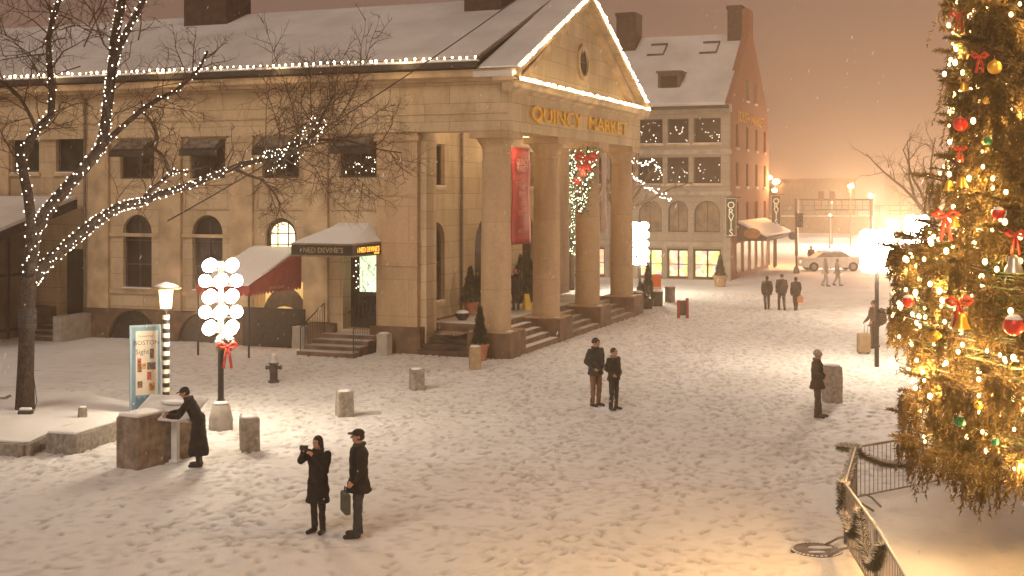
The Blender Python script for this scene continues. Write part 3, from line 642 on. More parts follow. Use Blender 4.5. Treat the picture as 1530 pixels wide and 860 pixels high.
# thawed slush at the side steps
m=MB(); rr=random.Random(4)
def patch(c,rx,ry,rz,z,n=26):
    pts=[]
    for i in range(n):
        a=2*math.pi*i/n; r=1+rr.uniform(-.3,.25); x=rx*r*math.cos(a); y=ry*r*math.sin(a)
        pts.append((c[0]+x*math.cos(rz)-y*math.sin(rz),c[1]+x*math.sin(rz)+y*math.cos(rz),z))
    k=len(m.v); m.add(pts,[tuple(range(n))])
# ================================================================== SMALL STONE AND STREET THINGS
def bollard(x,y,w,h,rz,label,mt=GRAN,snow=True,group='square granite bollards on the square'):
    b=thing('granite_bollard',label,'bollard',(x,y,0),rz,group)
    m=MB(); w2=w/2; rq=random.Random(int(abs(x*100)))
    M=[]
    for k,z in enumerate((-.12,h*.33,h*.66,h)):
        for sx,sy in ((-1,-1),(1,-1),(1,1),(-1,1)): M.append((sx*w2*(1-.03*k/3)+rq.uniform(-.012,.012),sy*w2*(1-.03*k/3)+rq.uniform(-.012,.012),z+(rq.uniform(-.02,.02) if k==3 else 0)))
    fs=[(0,3,2,1),(12,13,14,15)]+[(4*k+i,4*k+(i+1)%4,4*k+4+(i+1)%4,4*k+4+i) for k in range(3) for i in range(4)]
    m.add(M,fs); m.build('post',mt,b,bevel=.025)
    if snow:
        m=MB(); m.ball((0,0,h+.0),(w2*.93,w2*.93,.045),12,6); m.build('snow_cap',CAPS,b,True)
    return b
for px,py,h,w,l,mt in ((515,621,.62,.40,'square granite bollard behind the photographing couple, just right of the globe lamp',GRAN),
    (373,672,.72,.40,'granite bollard beside the foot of the globe lamp',GRAN),
    (623,582,.60,.38,'granite bollard standing alone in front of the side steps',GRAN),
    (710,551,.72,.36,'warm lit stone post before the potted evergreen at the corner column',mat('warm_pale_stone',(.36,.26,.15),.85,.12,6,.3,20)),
    (1243,600,.98,.44,'tall grey granite post behind the man in the light cap',GRAN)):
    g=gnd(px,py); bollard(g.x,g.y,w,h,R(20 if px<700 else 8),l,mt)
g=gnd(450,520); bollard(g.x,g.y,.5,.8,ROT,'pale stone block between the red awning and the entrance steps',GRAN2,group='pale stone posts beside the entrance steps')
g=gnd(574,530); bollard(g.x,g.y,.42,.75,ROT,'pale stone post at the right foot of the entrance steps',GRAN2,group='pale stone posts beside the entrance steps')
# hydrant
def hydrant(loc):
    h=thing('fire_hydrant','dark fire hydrant with pale snowy cap between globe lamp and entrance steps','hydrant',loc)
    m=MB(); m.lathe([(.17,0),(.17,.05),(.12,.06),(.115,.52),(.15,.53),(.15,.58),(.12,.59)],n=20); m.build('barrel',mat('dark_hydrant_paint',(.05,.035,.03),.5,.2,6),h,'auto')
    m=MB(); m.lathe([(.14,.591),(.135,.66),(.09,.74),(.04,.77),(.04,.82),(.0,.83)],n=18); m.build('bonnet',mat('pale_hydrant_paint',(.45,.42,.38),.5,.1,6),h,'auto')
    for s,r in ((1,.055),(-1,.055)):
        m=MB(); m.tube([(s*.1,0,.44),(s*.2,0,.44)],r,10); m.tube([(s*.2,0,.44),(s*.235,0,.44)],r*1.25,8); m.build('side_nozzle',MT['dark_hydrant_paint'],h)
    m=MB(); m.tube([(0,-.1,.4),(0,-.2,.4)],.08,12); m.tube([(0,-.2,.4),(0,-.24,.4)],.095,8); m.build('front_nozzle',MT['dark_hydrant_paint'],h)
    m=MB(); m.ball((0,0,.83),(.06,.06,.03),10,5); m.build('snow_cap',CAPS,h,True)
hydrant(gnd(409,571))
# raised tree bed, kerbs, low walls
Bd=thing('raised_tree_bed','low snow filled granite tree bed at the foot of the lit bare tree','tree bed',(0,0,0))
c1=gnd(38,681); c0=gnd(-60,664); c2=gnd(93,655); c3=gnd(200,615); c4=Vector((-13.5,35,0)); c5=Vector((-20,33,0))
def walk(pts,w,h,mb,closed=False):
    for p,q in zip(pts,pts[1:]): mb.bar(Vector((p.x,p.y,h/2-.1)),Vector((q.x,q.y,h/2-.1)),w,h+.2)
m=MB(); walk([c0+Vector((-5,.6,0)),c1,c2],.22,.26,m); m.build('kerb',GRAN,Bd,bevel=.02)
m=MB(); P=[c0+Vector((-5,.75,0)),c1+Vector((.0,.18,0)),c2+Vector((-.05,.15,0)),Vector((-9.0,31,0)),Vector((-11.5,33.5,0)),Vector((-20,33.5,0))]
m.add([(p.x,p.y,.27) for p in P],[tuple(range(6))]); m.add([(p.x,p.y,-.05) for p in P],[tuple(range(6))]); 
n=len(P); m.f+=[(i,(i+1)%n,(i+1)%n+n,i+n) for i in range(n)]
m.build('bed_snow',CAPS,Bd)
def slab(name,label,cat,p,q,w,h,snow=.05,mt=GRAN,taper=0,group=None):
    d=(q-p); L=d.length; rz=math.atan2(d.y,d.x); t=thing(name,label,cat,p,rz,group)
    m=MB(); m.box(0,L,0,w,-.15,h); m.build('stone',mt,t,bevel=.05)
    m=MB(); m.box(.03,L-.03,.03,w-.03,h-.01,h+snow); m.build('snow_cap',CAPS,t,bevel=.04); return t
slab('granite_bench','long low rounded granite block with flat snow on top, left of the map wall','stone bench',gnd(112,679),gnd(205,648),.75,.42)
slab('granite_wall','tall rough granite wall block with snow on top under the map board','stone wall',gnd(206,703),gnd(292,680),.62,1.05,.06,mat('rough_warm_granite',(.22,.17,.13),.9,.22,5,.7,12))
g=gnd(0,612); slab('granite_block','grey granite block end at the frame edge left of the lit tree','stone block',g+Vector((-2.5,-.2,0)),g+Vector((.15,0,0)),.5,.33,.04)
g=gnd(116,641); slab('small_stone_marker','small square stone marker poking from the snow bed','marker',g,g+Vector((.2,0.05,0)),.18,.5,.03)
g=gnd(38,634); slab('fixture_box','small snow covered junction box at the trunk foot of the lit tree','junction box',g+Vector((-.15,-.15,.0)),g+Vector((.2,-.15,0)),.2,.36,.06,DARKM)
# map reading board: tilted white panel on a post
mb_=thing('map_board','tilted white map board on a pale post that the leaning person reads','map board',gnd(262,690),R(-18))
m=MB(); m.box(-.07,.07,-.06,.06,0,1.05); m.box(-.1,.1,-.1,.1,0,.06); m.build('post',WHITEP,mb_,bevel=.01)
Mx=Matrix.Translation((-.05,-.02,1.12))@Matrix.Rotation(R(26),4,'X')
m=MB(); m.box(-.78,.62,-.42,.42,-.03,.02,Mx); m.build('panel',mat('snowy_white_panel',(.72,.70,.66),.5,.08,3),mb_,bevel=.01)
m=MB(); m.ball((-.1,.12,1.22),(.32,.18,.05),14,6); m.build('snow_patch',CAPS,mb_,True)
# information sign
g=gnd(197,632); sg=thing('info_sign','tall blue framed information sign with pictures and snow, left of the striped lamp','information sign',(g.x,g.y,0),R(24))
Wd=.66; Hh=2.08; z0=.25
m=MB(); m.box(0,Wd,0,.09,z0-.3,z0+Hh); m.build('frame',mat('slate_blue_paint',(.10,.17,.22),.5,.1,4),sg,bevel=.01)
m=MB(); m.box(-.05,-.001,-.01,.1,0,z0+Hh+.02); m.box(-.05,Wd+.03,-.01,.1,z0+Hh,z0+Hh+.04); m.box(Wd,Wd+.03,-.01,.1,0,z0+Hh); m.build('trim',mat('pale_blue_trim',(.22,.28,.31),.4,.05,3),sg)
m=MB(); m.box(.09,Wd-.05,-.006,-.001,z0+.42,z0+Hh-.1); f=m.build('poster',mat('cream_poster',(.45,.39,.31),.6,.04,2),sg)
lf=lambda x,z:(lambda u,v,w:Vector((x+u,-.0075-w*.3,z+v)))
INK=mat('dark_ink',(.05,.05,.06),.7,.1,3)
text('poster_text','Faneuil Hall',.075,INK,f,lf(.33,z0+1.83),.002); text('poster_text','BOSTON',.16,INK,f,lf(.345,z0+1.64),.002,sx=.95); text('poster_text','Sights',.17,INK,f,lf(.28,z0+1.42),.002)
rq=random.Random(9); cols=[(.25,.05,.03),(.12,.06,.03),(.3,.14,.05),(.08,.06,.05)]
for i,(x,z,w,h) in enumerate(((.13,1.18,.09,.14),(.13,.98,.1,.2),(.24,1.05,.09,.14),(.36,1.03,.2,.18),(.36,.78,.1,.2),(.13,.6,.12,.16),(.4,.52,.14,.18),(.42,1.3,.1,.24))):
    m=MB(); m.box(x,x+w,-.010,-.0065,z0+z,z0+z+h); m.build('picture',mat('print_%d'%(i%4),cols[i%4],.5,.5,22),f)
m=MB(); pr=[(.09,z0+.0),(Wd-.05,z0+.0)]+[(Wd-.05-(Wd-.14)*i/12,z0+.36+rq.uniform(-.06,.08)) for i in range(13)]
m.prism(pr,(lambda a,d,z:Vector((a,d,z))),-.009,-.001); m.build('skyline_silhouette',mat('dark_blue_print',(.05,.09,.13),.5,.1,3),sg)
# ---- striped lantern post
g=gnd(248,632); L=thing('striped_lantern_post','slim black and white banded post with glowing lantern and wide flat hat','street lantern',(g.x,g.y,0),0)
zt=at(0,470,g.y).z
n=24; bh=(zt-.0)/n
mb1=MB(); mb1.lathe([(.085,i*bh) for i in range(n+1)],n=16)
o=mb1.build('banded_post',mat('black_enamel',(.02,.018,.016),.4,.2,5),L,'auto'); o.data.materials.append(mat('pale_enamel',(.62,.56,.46),.4,.08,5))
for p in o.data.polygons:
    if int(p.center.z/bh)%2: p.material_index=1
m=MB(); m.lathe([(.03,zt),(.03,zt+.12),(.1,zt+.13),(.11,zt+.16)],n=12); m.build('neck',DARKM,L)
m=MB(); m.lathe([(.13,zt+.161),(.17,zt+.62)],n=16); m.build('lantern_glass',LANT,L,'auto')
m=MB(); m.lathe([(.17,zt+.621),(.36,zt+.63),(.375,zt+.65),(.25,zt+.71),(.06,zt+.76),(0.01,zt+.77)],n=28); m.build('lamp_hat',mat('dull_tan_metal',(.25,.18,.1),.5,.1,5),L,'auto')
m=MB(); m.lathe([(.30,zt+.69),(.2,zt+.745),(.02,zt+.80)],n=20); m.build('snow_cap',CAPS,L,True)
plight((g.x,g.y-.35,zt+.3),14,(1,.6,.25),.12,'lantern_light')
# ---- globe cluster lamps
def globe_lamp(loc,label,H,cols,rows,gr,dx,dz,z0,base=True,power=0,arms=True):
    t=thing('globe_lamp',label,'street lamp',loc,0,'many globed street lamps on the square')
    m=MB(); m.tube([(0,0,.0),(0,0,H)],[.075,.06],12); m.tube([(0,0,.64),(0,0,.70)],.10,12); m.build('post',DARKM,t,'auto')
    if base:
        m=MB(); m.lathe([(.28,-.05),(.28,.26),(.26,.32),(.21,.56),(.16,.6),(.10,.62)],n=28); m.build('concrete_base',CONC,t,'auto')
        m=MB(); m.lathe([(.09,.62),(.17,.60),(.18,.63),(.10,.68)],n=20); m.build('base_snow',CAPS,t,'auto')
    gm=MB().ball((0,0,0),(gr,gr,gr),16,10); g0=None; am=MB()
    for r in range(rows):
        z=z0+r*dz; rad=dx
        nn=4
        for k in range(nn):
            a=math.pi*2*(k+.5*(0 if r%2 else 1))/nn+.15
            p=(rad*math.cos(a),rad*math.sin(a),z)
            if g0 is None: g0=gm.build('globe',GLOBE,t,True); o=g0
            else:
                o=bpy.data.objects.new('globe',g0.data); COL.objects.link(o); o.parent=t
            o.location=p; am.tube([(0,0,z-.12),(p[0]*.9,p[1]*.9,z-.12),(p[0],p[1],z-gr)],.014,5)
    am.build('arms',DARKM,t)
    if power: plight((loc[0]-.1,loc[1]-1.2,z0+1),power,(1,.84,.6),.5,'globe_lamp_light')
    return t
# near lamp on the left
lp=gnd(330,641); Yl=lp.y
zb=at(0,489,Yl).z; ztp=at(0,396,Yl).z
globe_lamp(lp,'globe cluster lamp with a red bow on a round concrete base, beside the map wall',ztp+.1,5,5,.152,.36,(ztp-zb)/4,zb)
lr=gnd(1310,548); Y=lr.y; zb=at(0,398,Y).z; ztp=at(0,352,Y).z
globe_lamp(lr,'globe cluster lamp behind the traveller with the suitcase',ztp+.1,5,5,.2,.36,(ztp-zb)/4,zb,base=False,power=200)
lr=Vector(((1370-CX)/F*55,55,0)); zb=at(0,357,55).z; ztp=at(0,328,55).z
globe_lamp(lr,'globe cluster lamp close to the fir, below the misty bare tree',ztp+.1,5,4,.2,.36,(ztp-zb)/3,zb,base=False,power=300)
lr=Vector(((956-CX)/F*69,69,0)); zb=at(0,390,69).z; ztp=at(0,337,69).z
globe_lamp(lr,'globe cluster lamp in front of the lit shops past the far column',ztp+.1,5,5,.2,.34,(ztp-zb)/4,zb,base=False)
# off to the side of the view the square carries on with the same lamps
for x,y in ((-13,-2.0),):
    globe_lamp(Vector((x,y,0)),'globe cluster lamp in the near part of the square',4.5,5,5,.2,.33,.42,2.7)
# bow and wreath on the near lamp
wz=at(0,517,Yl).z; wr=thing('bow_wreath','small snowy wreath with red bow tied under the globes of the lamp','wreath',(lp.x+.12,Yl-.12,wz),R(10))
def needles_ring(mb,c,Rr,rr_,n,seed,ln=.09,axis='y',arc=(0,6.283)):
    q=random.Random(seed)
    for _ in range(n):
        a=q.uniform(*arc); b=q.uniform(0,6.283); r=q.uniform(.2,1)*rr_
        ctr=Vector((math.cos(a)*(Rr+r*math.cos(b)),r*math.sin(b),math.sin(a)*(Rr+r*math.cos(b))))+Vector(c)
        d=Vector((q.gauss(0,1),q.gauss(0,1),q.gauss(0,1))).normalized()*ln; e=d.orthogonal().normalized()*.007
        mb.add([ctr-e,ctr+e,ctr+d],[(0,1,2)])
m=MB(); needles_ring(m,(0,0,.05),.16,.06,900,3,.1); m.build('evergreen_ring',SHRUB,wr)
m=MB(); needles_ring(m,(0,-.03,.1),.16,.06,260,4,.07,arc=(.4,2.9)); m.build('snow_dusting',CAPS,wr)
def bow(mb,c,s,tails=True,down=1.4):
    c=Vector(c)
    for sg in (-1,1):
        mb.tube([c,c+Vector((sg*.45*s,-.1*s,.32*s)),c+Vector((sg*.75*s,-.1*s,.12*s)),c+Vector((sg*.45*s,-.12*s,-.12*s)),c],[.06*s,.15*s,.17*s,.13*s,.05*s],8)
        if tails: mb.tube([c,c+Vector((sg*.15*s,-.15*s,-.5*s)),c+Vector((sg*.3*s,-.1*s,-down*s))],[.06*s,.11*s,.12*s],6)
    mb.ball(c+Vector((0,-.08*s,0)),(.13*s,.12*s,.13*s),10,6)
m=MB(); bow(m,(.07,-.1,.02),.30,True,1.7); m.build('ribbon_bow',REDR,wr,True)
# ================================================================== things at the portico
def pot_tree(loc,h,r,pot_h,label,seed,lit=False,potr=.28,mt=TERRA,group='potted evergreens around the portico'):
    t=thing('potted_evergreen',label,'potted tree',loc,0,group)
    m=MB(); m.lathe([(potr*.7,0),(potr,pot_h*.85),(potr*1.12,pot_h*.86),(potr*1.12,pot_h)],n=20); m.build('pot',mt,t,'auto')
    m=MB(); m.tube([(0,0,pot_h),(0,0,pot_h+h*.9)],[.04,.01],6); m.build('trunk',BARK,t)
    m=MB(); q=random.Random(seed)
    for _ in range(int(5200*min(1,h))):
        u=q.random()**.7; z=pot_h+h*(1-u)*1.0; rad=r*u*(.75+.3*q.random())*(1+.15*math.sin(7*u*3+q.random())); a=q.uniform(0,6.283); rr_=rad*math.sqrt(q.uniform(.25,1))
        p=Vector((rr_*math.cos(a),rr_*math.sin(a),z)); d=Vector((math.cos(a)+q.gauss(0,.4),math.sin(a)+q.gauss(0,.4),q.gauss(.5,.5))).normalized()*q.uniform(.06,.13); e=d.orthogonal().normalized()*.012
        m.add([p-e,p+e,p+d],[(0,1,2)])
    m.build('crown',SHRUB,t); return t
LZ=.90
def qp(px,s_or_t,val,z=0.0):
    """stand a thing on the portico: px in the survey photo, on the line s=val or t=val"""
    if s_or_t=='t': s=QM.S(px,val); return QM.W(s,val,z)
    t=QM.T(px,val); return QM.W(val,t,z)
p=QM.W(2.6,2.05,.90); p=qp(703,'t',2.9,.905); pot_tree(p,1.35,.42,.5,'cone shaped evergreen in a terracotta pot up on the portico landing',1)
g=gnd(717,538); pot_tree(g,1.25,.26,.55,'slender potted evergreen on the ground behind the warm stone post',2)
p=qp(691,'t',2.4,.905); t=thing('planter_bowl','low dark bowl planter heaped with snow beside the evergreen on the landing','planter',p)
m=MB(); m.lathe([(.14,0),(.24,.12),(.27,.26),(.22,.265)],n=18); m.build('bowl',DARKM,t,'auto'); m=MB(); m.ball((0,0,.26),(.24,.24,.11),14,8); m.build('snow_heap',CAPS,t,True)
for px,s,h,r,l,sd in ((778,2.9,1.7,.62,'bushy dark evergreen beside the red banner wall in the portico',5),(792,2.7,1.5,.5,'dark evergreen half hidden behind the second column',6)):
    pot_tree(qp(px,'t',s,.905),h,r,.35,l,sd,mt=DARKM)
for i,(px,yb,sc,l) in enumerate(((957,461,.8,'dark evergreen tub beside the end plinth of the portico'),(968,461,1.9,'tallest dark evergreen by the orange sign past the portico'))):
    g=gnd(px,yb); pot_tree(g,sc*.95,.32,.5,l,11+i,mt=DARKM,potr=.3)
def bin_(g,label,h=.95,r=.27,mt=CONC,group='round litter bins past the portico'):
    t=thing('litter_bin',label,'litter bin',g,0,group); m=MB(); m.lathe([(r*.94,0),(r,.06),(r,h*.85),(r*1.05,h*.86),(r*1.05,h*.95),(r*.7,h)],n=22); m.build('drum',mt,t,'auto')
    m=MB(); m.lathe([(r*1.0,h*.951),(r*.72,h+.04),(.02,h+.07)],n=18); m.build('snow_cap',CAPS,t,True)
bin_(gnd(1001,451),'grey round litter bin standing alone near the shops',.82,.26,mat('grey_slatted_bin',(.14,.12,.10),.7,.2,6))
bin_(gnd(982,457),'dark round litter bin under the orange sign',.75,.28,DARKM)
bin_(gnd(953,462),'dark litter bin next to the portico plinth',.85,.27,mat('grey_slatted_bin',(.14,.12,.10)))
g=gnd(982.5,457)+Vector((0,.45,0)); t=thing('orange_sign','bright orange rounded sign panel on a stand by the litter bins','sign',g)
m=MB(); m.box(-.23,.23,-.04,.04,.8,1.55); m.build('panel',ORANGE,t,bevel=.03); m=MB(); m.box(-.2,.2,-.042,-.04,.84,.9); m.build('white_edge',WHITEP,t); m=MB(); m.box(-.03,.03,-.03,.03,0,.8); m.build('stand',DARKM,t)
# red newspaper rack / barricade piece
g=gnd(1020,475); t=thing('red_rack','small red framed rack standing alone on the snow before the shops','rack',g,R(15))
for x in (-.2,.22):
    m=MB(); m.box(x-.05,x+.05,-.06,.06,0,.85+x*.2); m.build('side_panel',mat('dark_red_paint',(.30,.03,.02),.5,.12,5),t,bevel=.01)
m=MB(); m.box(-.15,.17,-.05,.05,.12,.78); m.build('middle',DARKM,t,bevel=.02); m=MB(); m.ball((0,0,.8),(.14,.07,.03),10,5); m.build('snow_cap',CAPS,t,True)
# planter with shrub by the brick corner
g=gnd(1076,428); t=pot_tree(g,1.2,.33,.68,'leafy shrub in a tan square tub at the brick corner',21,mt=mat('tan_tub',(.35,.23,.13),.8,.1,4),potr=.42)
# wet floor sign
p=qp(787,'t',1.6,.905); t=thing('wet_floor_sign','yellow folding wet floor sign on the portico landing','floor sign',p,R(30))
m=MB()
for sg in (-1,1): m.add([(-.15,sg*.16,0),(.15,sg*.16,0),(.15,sg*.14,0),(-.15,sg*.14,0),(-.10,sg*.02,.64),(.10,sg*.02,.64),(.10,0,.64),(-.10,0,.64)],[(0,1,2,3),(4,5,6,7),(0,1,5,4),(2,3,7,6),(0,3,7,4),(1,2,6,5)])
m.build('panels',YELL,t)
# red and white banners
def banner(px0,px1,s,t_,y0,y1,label,mt,lines):
    a=QM.S(px0,t_); b=QM.S(px1,t_); zt=QM.Z(y0,a,t_); zb=QM.Z(y1,a,t_)
    o=thing('hanging_banner',label,'banner',QM.W(a,t_,zb),ROT,'long banners hanging in the portico'); w=b-a; h=zt-zb
    m=MB(); n=10; vs=[]
    for i in range(n+1):
        for j in range(17): vs.append((w*i/n,.05*math.sin(j*.5+i*.4)*(1-j/16)+.02*math.sin(i*.9),h*j/16))
    m.add(vs,[(i*17+j,(i+1)*17+j,(i+1)*17+j+1,i*17+j+1) for i in range(n) for j in range(16)]); 
    cl=m.build('cloth',mt,o,True); md=cl.modifiers.new('s','SOLIDIFY'); md.thickness=.015
    m=MB(); m.tube([(-.1,0,h+.02),(w+.1,0,h+.02)],.03,8); m.build('pole',STEEL,o)
    for i,(tx,sz,fz) in enumerate(lines): text('banner_text',tx,sz,mat('pale_print',(.62,.32,.26),.7,.05,3),cl,lambda u,v,w_:Vector((w/2+u,-.075-w_,h*fz+v)),.003)
    return o
banner(764,792,0,2.6,219,366,'long red banner with pale writing hanging between the first two columns',REDB,(('QUINCY',.36,.82),('MARKET',.36,.75),('FOOD HALL',.28,.60),('SHOPS',.28,.50),('GIFTS',.28,.40),('DINING',.28,.30),('OPEN DAILY',.2,.12)))
banner(899,906,0,2.3,222,349,'pale pink banner seen edge on between the third and last column',mat('pale_banner_cloth',(.52,.36,.30),.7,.1,2),())
# second cable etc.
def cable(name,label,p,q,sag,r=.02):
    n=24; pts=[p.lerp(q,i/n)-Vector((0,0,sag*4*(i/n)*(1-i/n))) for i in range(n+1)]
    m=MB(); m.tube(pts,r,5); return tag(m.build(name,DARKM),label,'cable')
cable('overhead_cable','thin dark cable rising across the roof to the upper frame edge',at(250,330,36)*1.0,at(800,-22,40),.25)
# ================================================================== string lights on the hall
def on_string(name,label,pts,mt,r,grp,sag=.0,cm=DARKM,jit=.02):
    t=thing(name,label,'string lights',(0,0,0),0,grp)
    m=MB(); m.tube(pts,.012,4); m.build('cable',cm,t)
    bulbs([p+Vector((random.gauss(0,jit),random.gauss(0,jit),abs(random.gauss(0,jit)))) for p in pts],mt,r,t); return t
def lerpn(p,q,n): return [p.lerp(q,i/(n-1)) for i in range(n)]
GS='warm string lights outlining the market roof'
segs=[(t0,t1) for t0,t1 in ((.35,8.0),(8.2,15.5),(15.7,23.0))]
names=['warm bulb string along the gutter above the entrance canopy','warm bulb string along the gutter over the middle side windows','warm bulb string along the gutter at the far left end']
for (a,b),l in zip(segs,names): on_string('string_lights',l,lerpn(QM.W(E0-.14,a,RZ0+.14),QM.W(E0-.14,b,RZ0+.14),int((b-a)/.27)),BWARM,.036,GS)
on_string('string_lights','bright bulb string up the left slope of the pediment',lerpn(QM.W(E0+.02,-.96,EZ1+.2),QM.W(MID,-.96,AP+.2),60),BWARM,.04,GS)
on_string('string_lights','bright bulb string down the right slope of the pediment',lerpn(QM.W(MID,-.96,AP+.2),QM.W(E1,-.96,EZ1+.2),48),BWARM,.045,GS)
on_string('string_lights','bright bulb string along the base of the pediment above the gold name',lerpn(QM.W(-.6,-1.08,EZ1+.04),QM.W(16.4,-1.08,EZ1+.04),76),BWARM,.04,GS)
for s,t in ((2.6,-1.2),(7.85,-1.2),(13.1,-1.2)): plight(QM.W(s,t,9.55),14,(1,.72,.38),.3,'string_light_glow')
for s,z in ((2.5,11.2),(13.0,11.3)): plight(QM.W(s,-1.25,z+.1),14,(1,.72,.38),.3,'string_light_glow')
for t in (3,8,13,18): plight(QM.W(-1.5,t,10.1),26,(1,.72,.38),.3,'string_light_glow')
# ================================================================== BARE TREES
def wander(q,p,d,L,n,bend,droop=0):
    pts=[Vector(p)]; d=Vector(d).normalized()
    for i in range(n):
        d=(d+Vector((q.gauss(0,bend),q.gauss(0,bend),q.gauss(0,bend)+droop))).normalized(); pts.append(pts[-1]+d*(L/n))
    return pts
def twigs(mb,q,path,r,level,dens,L,up=.15,spread=1.0,maxl=3,start=.1):
    tot=sum((b-a).length for a,b in zip(path,path[1:])); n=max(1,int(tot*dens))
    for i in range(n):
        u=start+(1-start)*(i+q.random())/n; x=u*(len(path)-1); k=min(int(x),len(path)-2); p=path[k].lerp(path[k+1],x-k); ax=(path[k+1]-path[k]).normalized()
        o=Vector((q.gauss(0,1),q.gauss(0,1),q.gauss(0,1))); o=(o-ax*o.dot(ax)).normalized()
        d=(ax*q.uniform(.4,1.1)+o*spread+Vector((0,0,up))).normalized(); l=L*q.uniform(.55,1.2)*(1-.35*u)
        pts=wander(q,p,d,l,5,.22,.02); rr=r*q.uniform(.6,1)
        mb.tube(pts,[rr*(1-.8*j/5)+.0015 for j in range(6)],4 if level<2 else 3,False)
        if level<maxl: twigs(mb,q,pts,rr*.55,level+1,dens*1.55,l*.55,up*.6,spread,maxl,.15)
def P3(l,Y0): return [at(px,py,Y0+dy) for px,py,dy in l]
YT=30.8
T=thing('bare_tree','bare tree wrapped in tiny white lights up its forked limbs, on the left',"tree",(0,0,0))
trunk=P3([(37,632,0),(38,560,0),(40,500,.0),(41,450,0),(43,412,0)],YT)
m=MB(); m.tube(trunk,[.25,.2,.185,.18,.20],14); m.build('trunk',BARK,T,True)
LA=P3([(42,420,0),(45,380,0),(48,340,.0),(42,290,.1),(34,255,.1),(33,230,.1),(50,200,0),(62,186,0),(76,172,0),(78,140,-.1),(74,100,-.2),(72,60,-.2),(80,25,-.3),(88,0,-.4),(96,-30,-.5)],YT)
LB=P3([(45,400,0),(52,345,.1),(70,315,.2),(95,285,.3),(125,252,.4),(150,222,.4),(157,190,.4),(162,150,.4),(168,100,.5),(171,60,.5),(178,25,.6),(186,-20,.7)],YT)
LB2=P3([(166,105,.5),(180,65,.2),(196,35,.0),(212,5,-.2),(226,-25,-.3)],YT)
LBx=P3([(150,222,.4),(162,208,.4),(180,192,.5),(212,164,.8),(240,146,1.0),(262,136,1.1),(285,116,1.3),(300,98,1.4),(310,76,1.5)],YT)
LC=P3([(43,425,0),(60,402,.2),(90,375,.5),(120,350,.8),(150,326,1.2),(180,308,1.5),(209,302,1.7),(240,290,2.0),(280,278,2.4),(320,262,2.8),(350,250,3.1),(390,238,3.5),(425,222,3.8)],YT)
LC2=P3([(209,302,1.7),(225,284,1.7),(252,262,1.8),(262,255,1.8),(282,257,1.9)],YT)
LC3=P3([(350,252,3.1),(372,262,3.3),(392,268,3.5),(405,282,3.6),(420,305,3.8)],YT)
LD=P3([(340,253,3.0),(360,243,3.1),(395,240,3.0),(430,235,3.0),(462,205,3.0),(480,175,3.1),(500,140,3.2)],YT)
LE=P3([(425,222,3.8),(450,215,4.0),(480,208,4.2),(520,210,4.4),(560,222,4.6),(600,228,4.8)],YT)
LF=P3([(255,260,1.8),(245,235,1.6),(232,222,1.5),(236,205,1.4),(225,180,1.3),(212,165,1.2)],YT)
LG=P3([(54,192,0),(45,172,-.4),(30,145,-.8),(10,125,-1.0),(-15,112,-1.2)],YT)
limbs=[(LA,.14,.05),(LB,.16,.10),(LB2,.10,.06),(LBx,.085,.03),(LC,.17,.05),(LC2,.06,.03),(LC3,.05,.015),(LD,.05,.02),(LE,.05,.015),(LF,.05,.03),(LG,.05,.03)]
for l,r0,r1 in limbs:
    m=MB(); n=len(l); m.tube(l,[r0+(r1-r0)*i/(n-1) for i in range(n)],9); m.build('limb',BARK,T,True)
q=random.Random(11); m=MB()
for l,dn,L,st in ((LA,3.0,2.0,.25),(LB,2.2,2.2,.45),(LB2,3,1.8,.2),(LBx,3.6,1.9,.2),(LC,2.3,2.0,.38),(LC2,4.5,1.3,.3),(LC3,5.5,1.5,.2),(LD,3.8,2.8,.25),(LE,3.9,2.7,.0),(LF,5,1.3,.2),(LG,4.6,1.8,.1)):
    twigs(m,q,l,.025,1,dn,L,.12,1.0,3,st)
for _ in range(13):
    p=at(465+q.uniform(-70,60),200+q.uniform(-30,25),YT+3.2+q.uniform(-.5,.8)); pa=wander(q,p,(q.uniform(-.3,1),q.uniform(-.5,.5),q.uniform(.1,1)),q.uniform(2.0,3.2),8,.12); m.tube(pa,[.018*(1-.85*j/8)+.002 for j in range(9)],4,False); twigs(m,q,pa,.014,2,3.6,1.1,.12)
for _ in range(14):
    p=at(q.uniform(-20,260),q.uniform(20,150),YT-.5+q.uniform(-.8,.8)); pa=wander(q,p,(q.uniform(-1,1),q.uniform(-.5,.5),q.uniform(-.2,.8)),q.uniform(1.5,2.5),8,.14); m.tube(pa,[.018*(1-.85*j/8)+.002 for j in range(9)],4,False); twigs(m,q,pa,.014,2,4,1.0,.1)
m.build('twigs',TWIG,T)
def wrap(name,label,path,r0,r1,n,seed,grp,mt=BWHITE,br=.0115,parent=None):
    t=thing(name,label,'string lights',(0,0,0),0,grp); q=random.Random(seed); pts=[]
    for i in range(n):
        u=(i+q.random()*.8)/n; x=u*(len(path)-1); k=min(int(x),len(path)-2); p=path[k].lerp(path[k+1],x-k); ax=(path[k+1]-path[k]).normalized()
        a=i*2.0+q.gauss(0,.5); e=ax.orthogonal().normalized(); f=ax.cross(e); r=r0+(r1-r0)*u+.02
        pts.append(p+(e*math.cos(a)+f*math.sin(a))*r)
    m=MB(); m.tube(pts,.005,3); m.build('cable',DARKM,t); bulbs(pts,mt,br,t); return t
GW_='white string lights wound round the left bare tree'
wrap('string_lights','white lights wound round the left upright limb of the bare tree',LA,.14,.05,95,1,GW_)
wrap('string_lights','white lights wound round the main rising limb of the bare tree',LB,.16,.1,98,2,GW_)
wrap('string_lights','second white strand wound round the main rising limb of the bare tree',LB,.16,.1,90,12,GW_)
wrap('string_lights','second white strand on the long low slanting limb',LC[:10],.17,.08,98,15,GW_)
wrap('string_lights','white lights on the upper fork of the bare tree at the top edge',LB2,.1,.06,40,3,GW_)
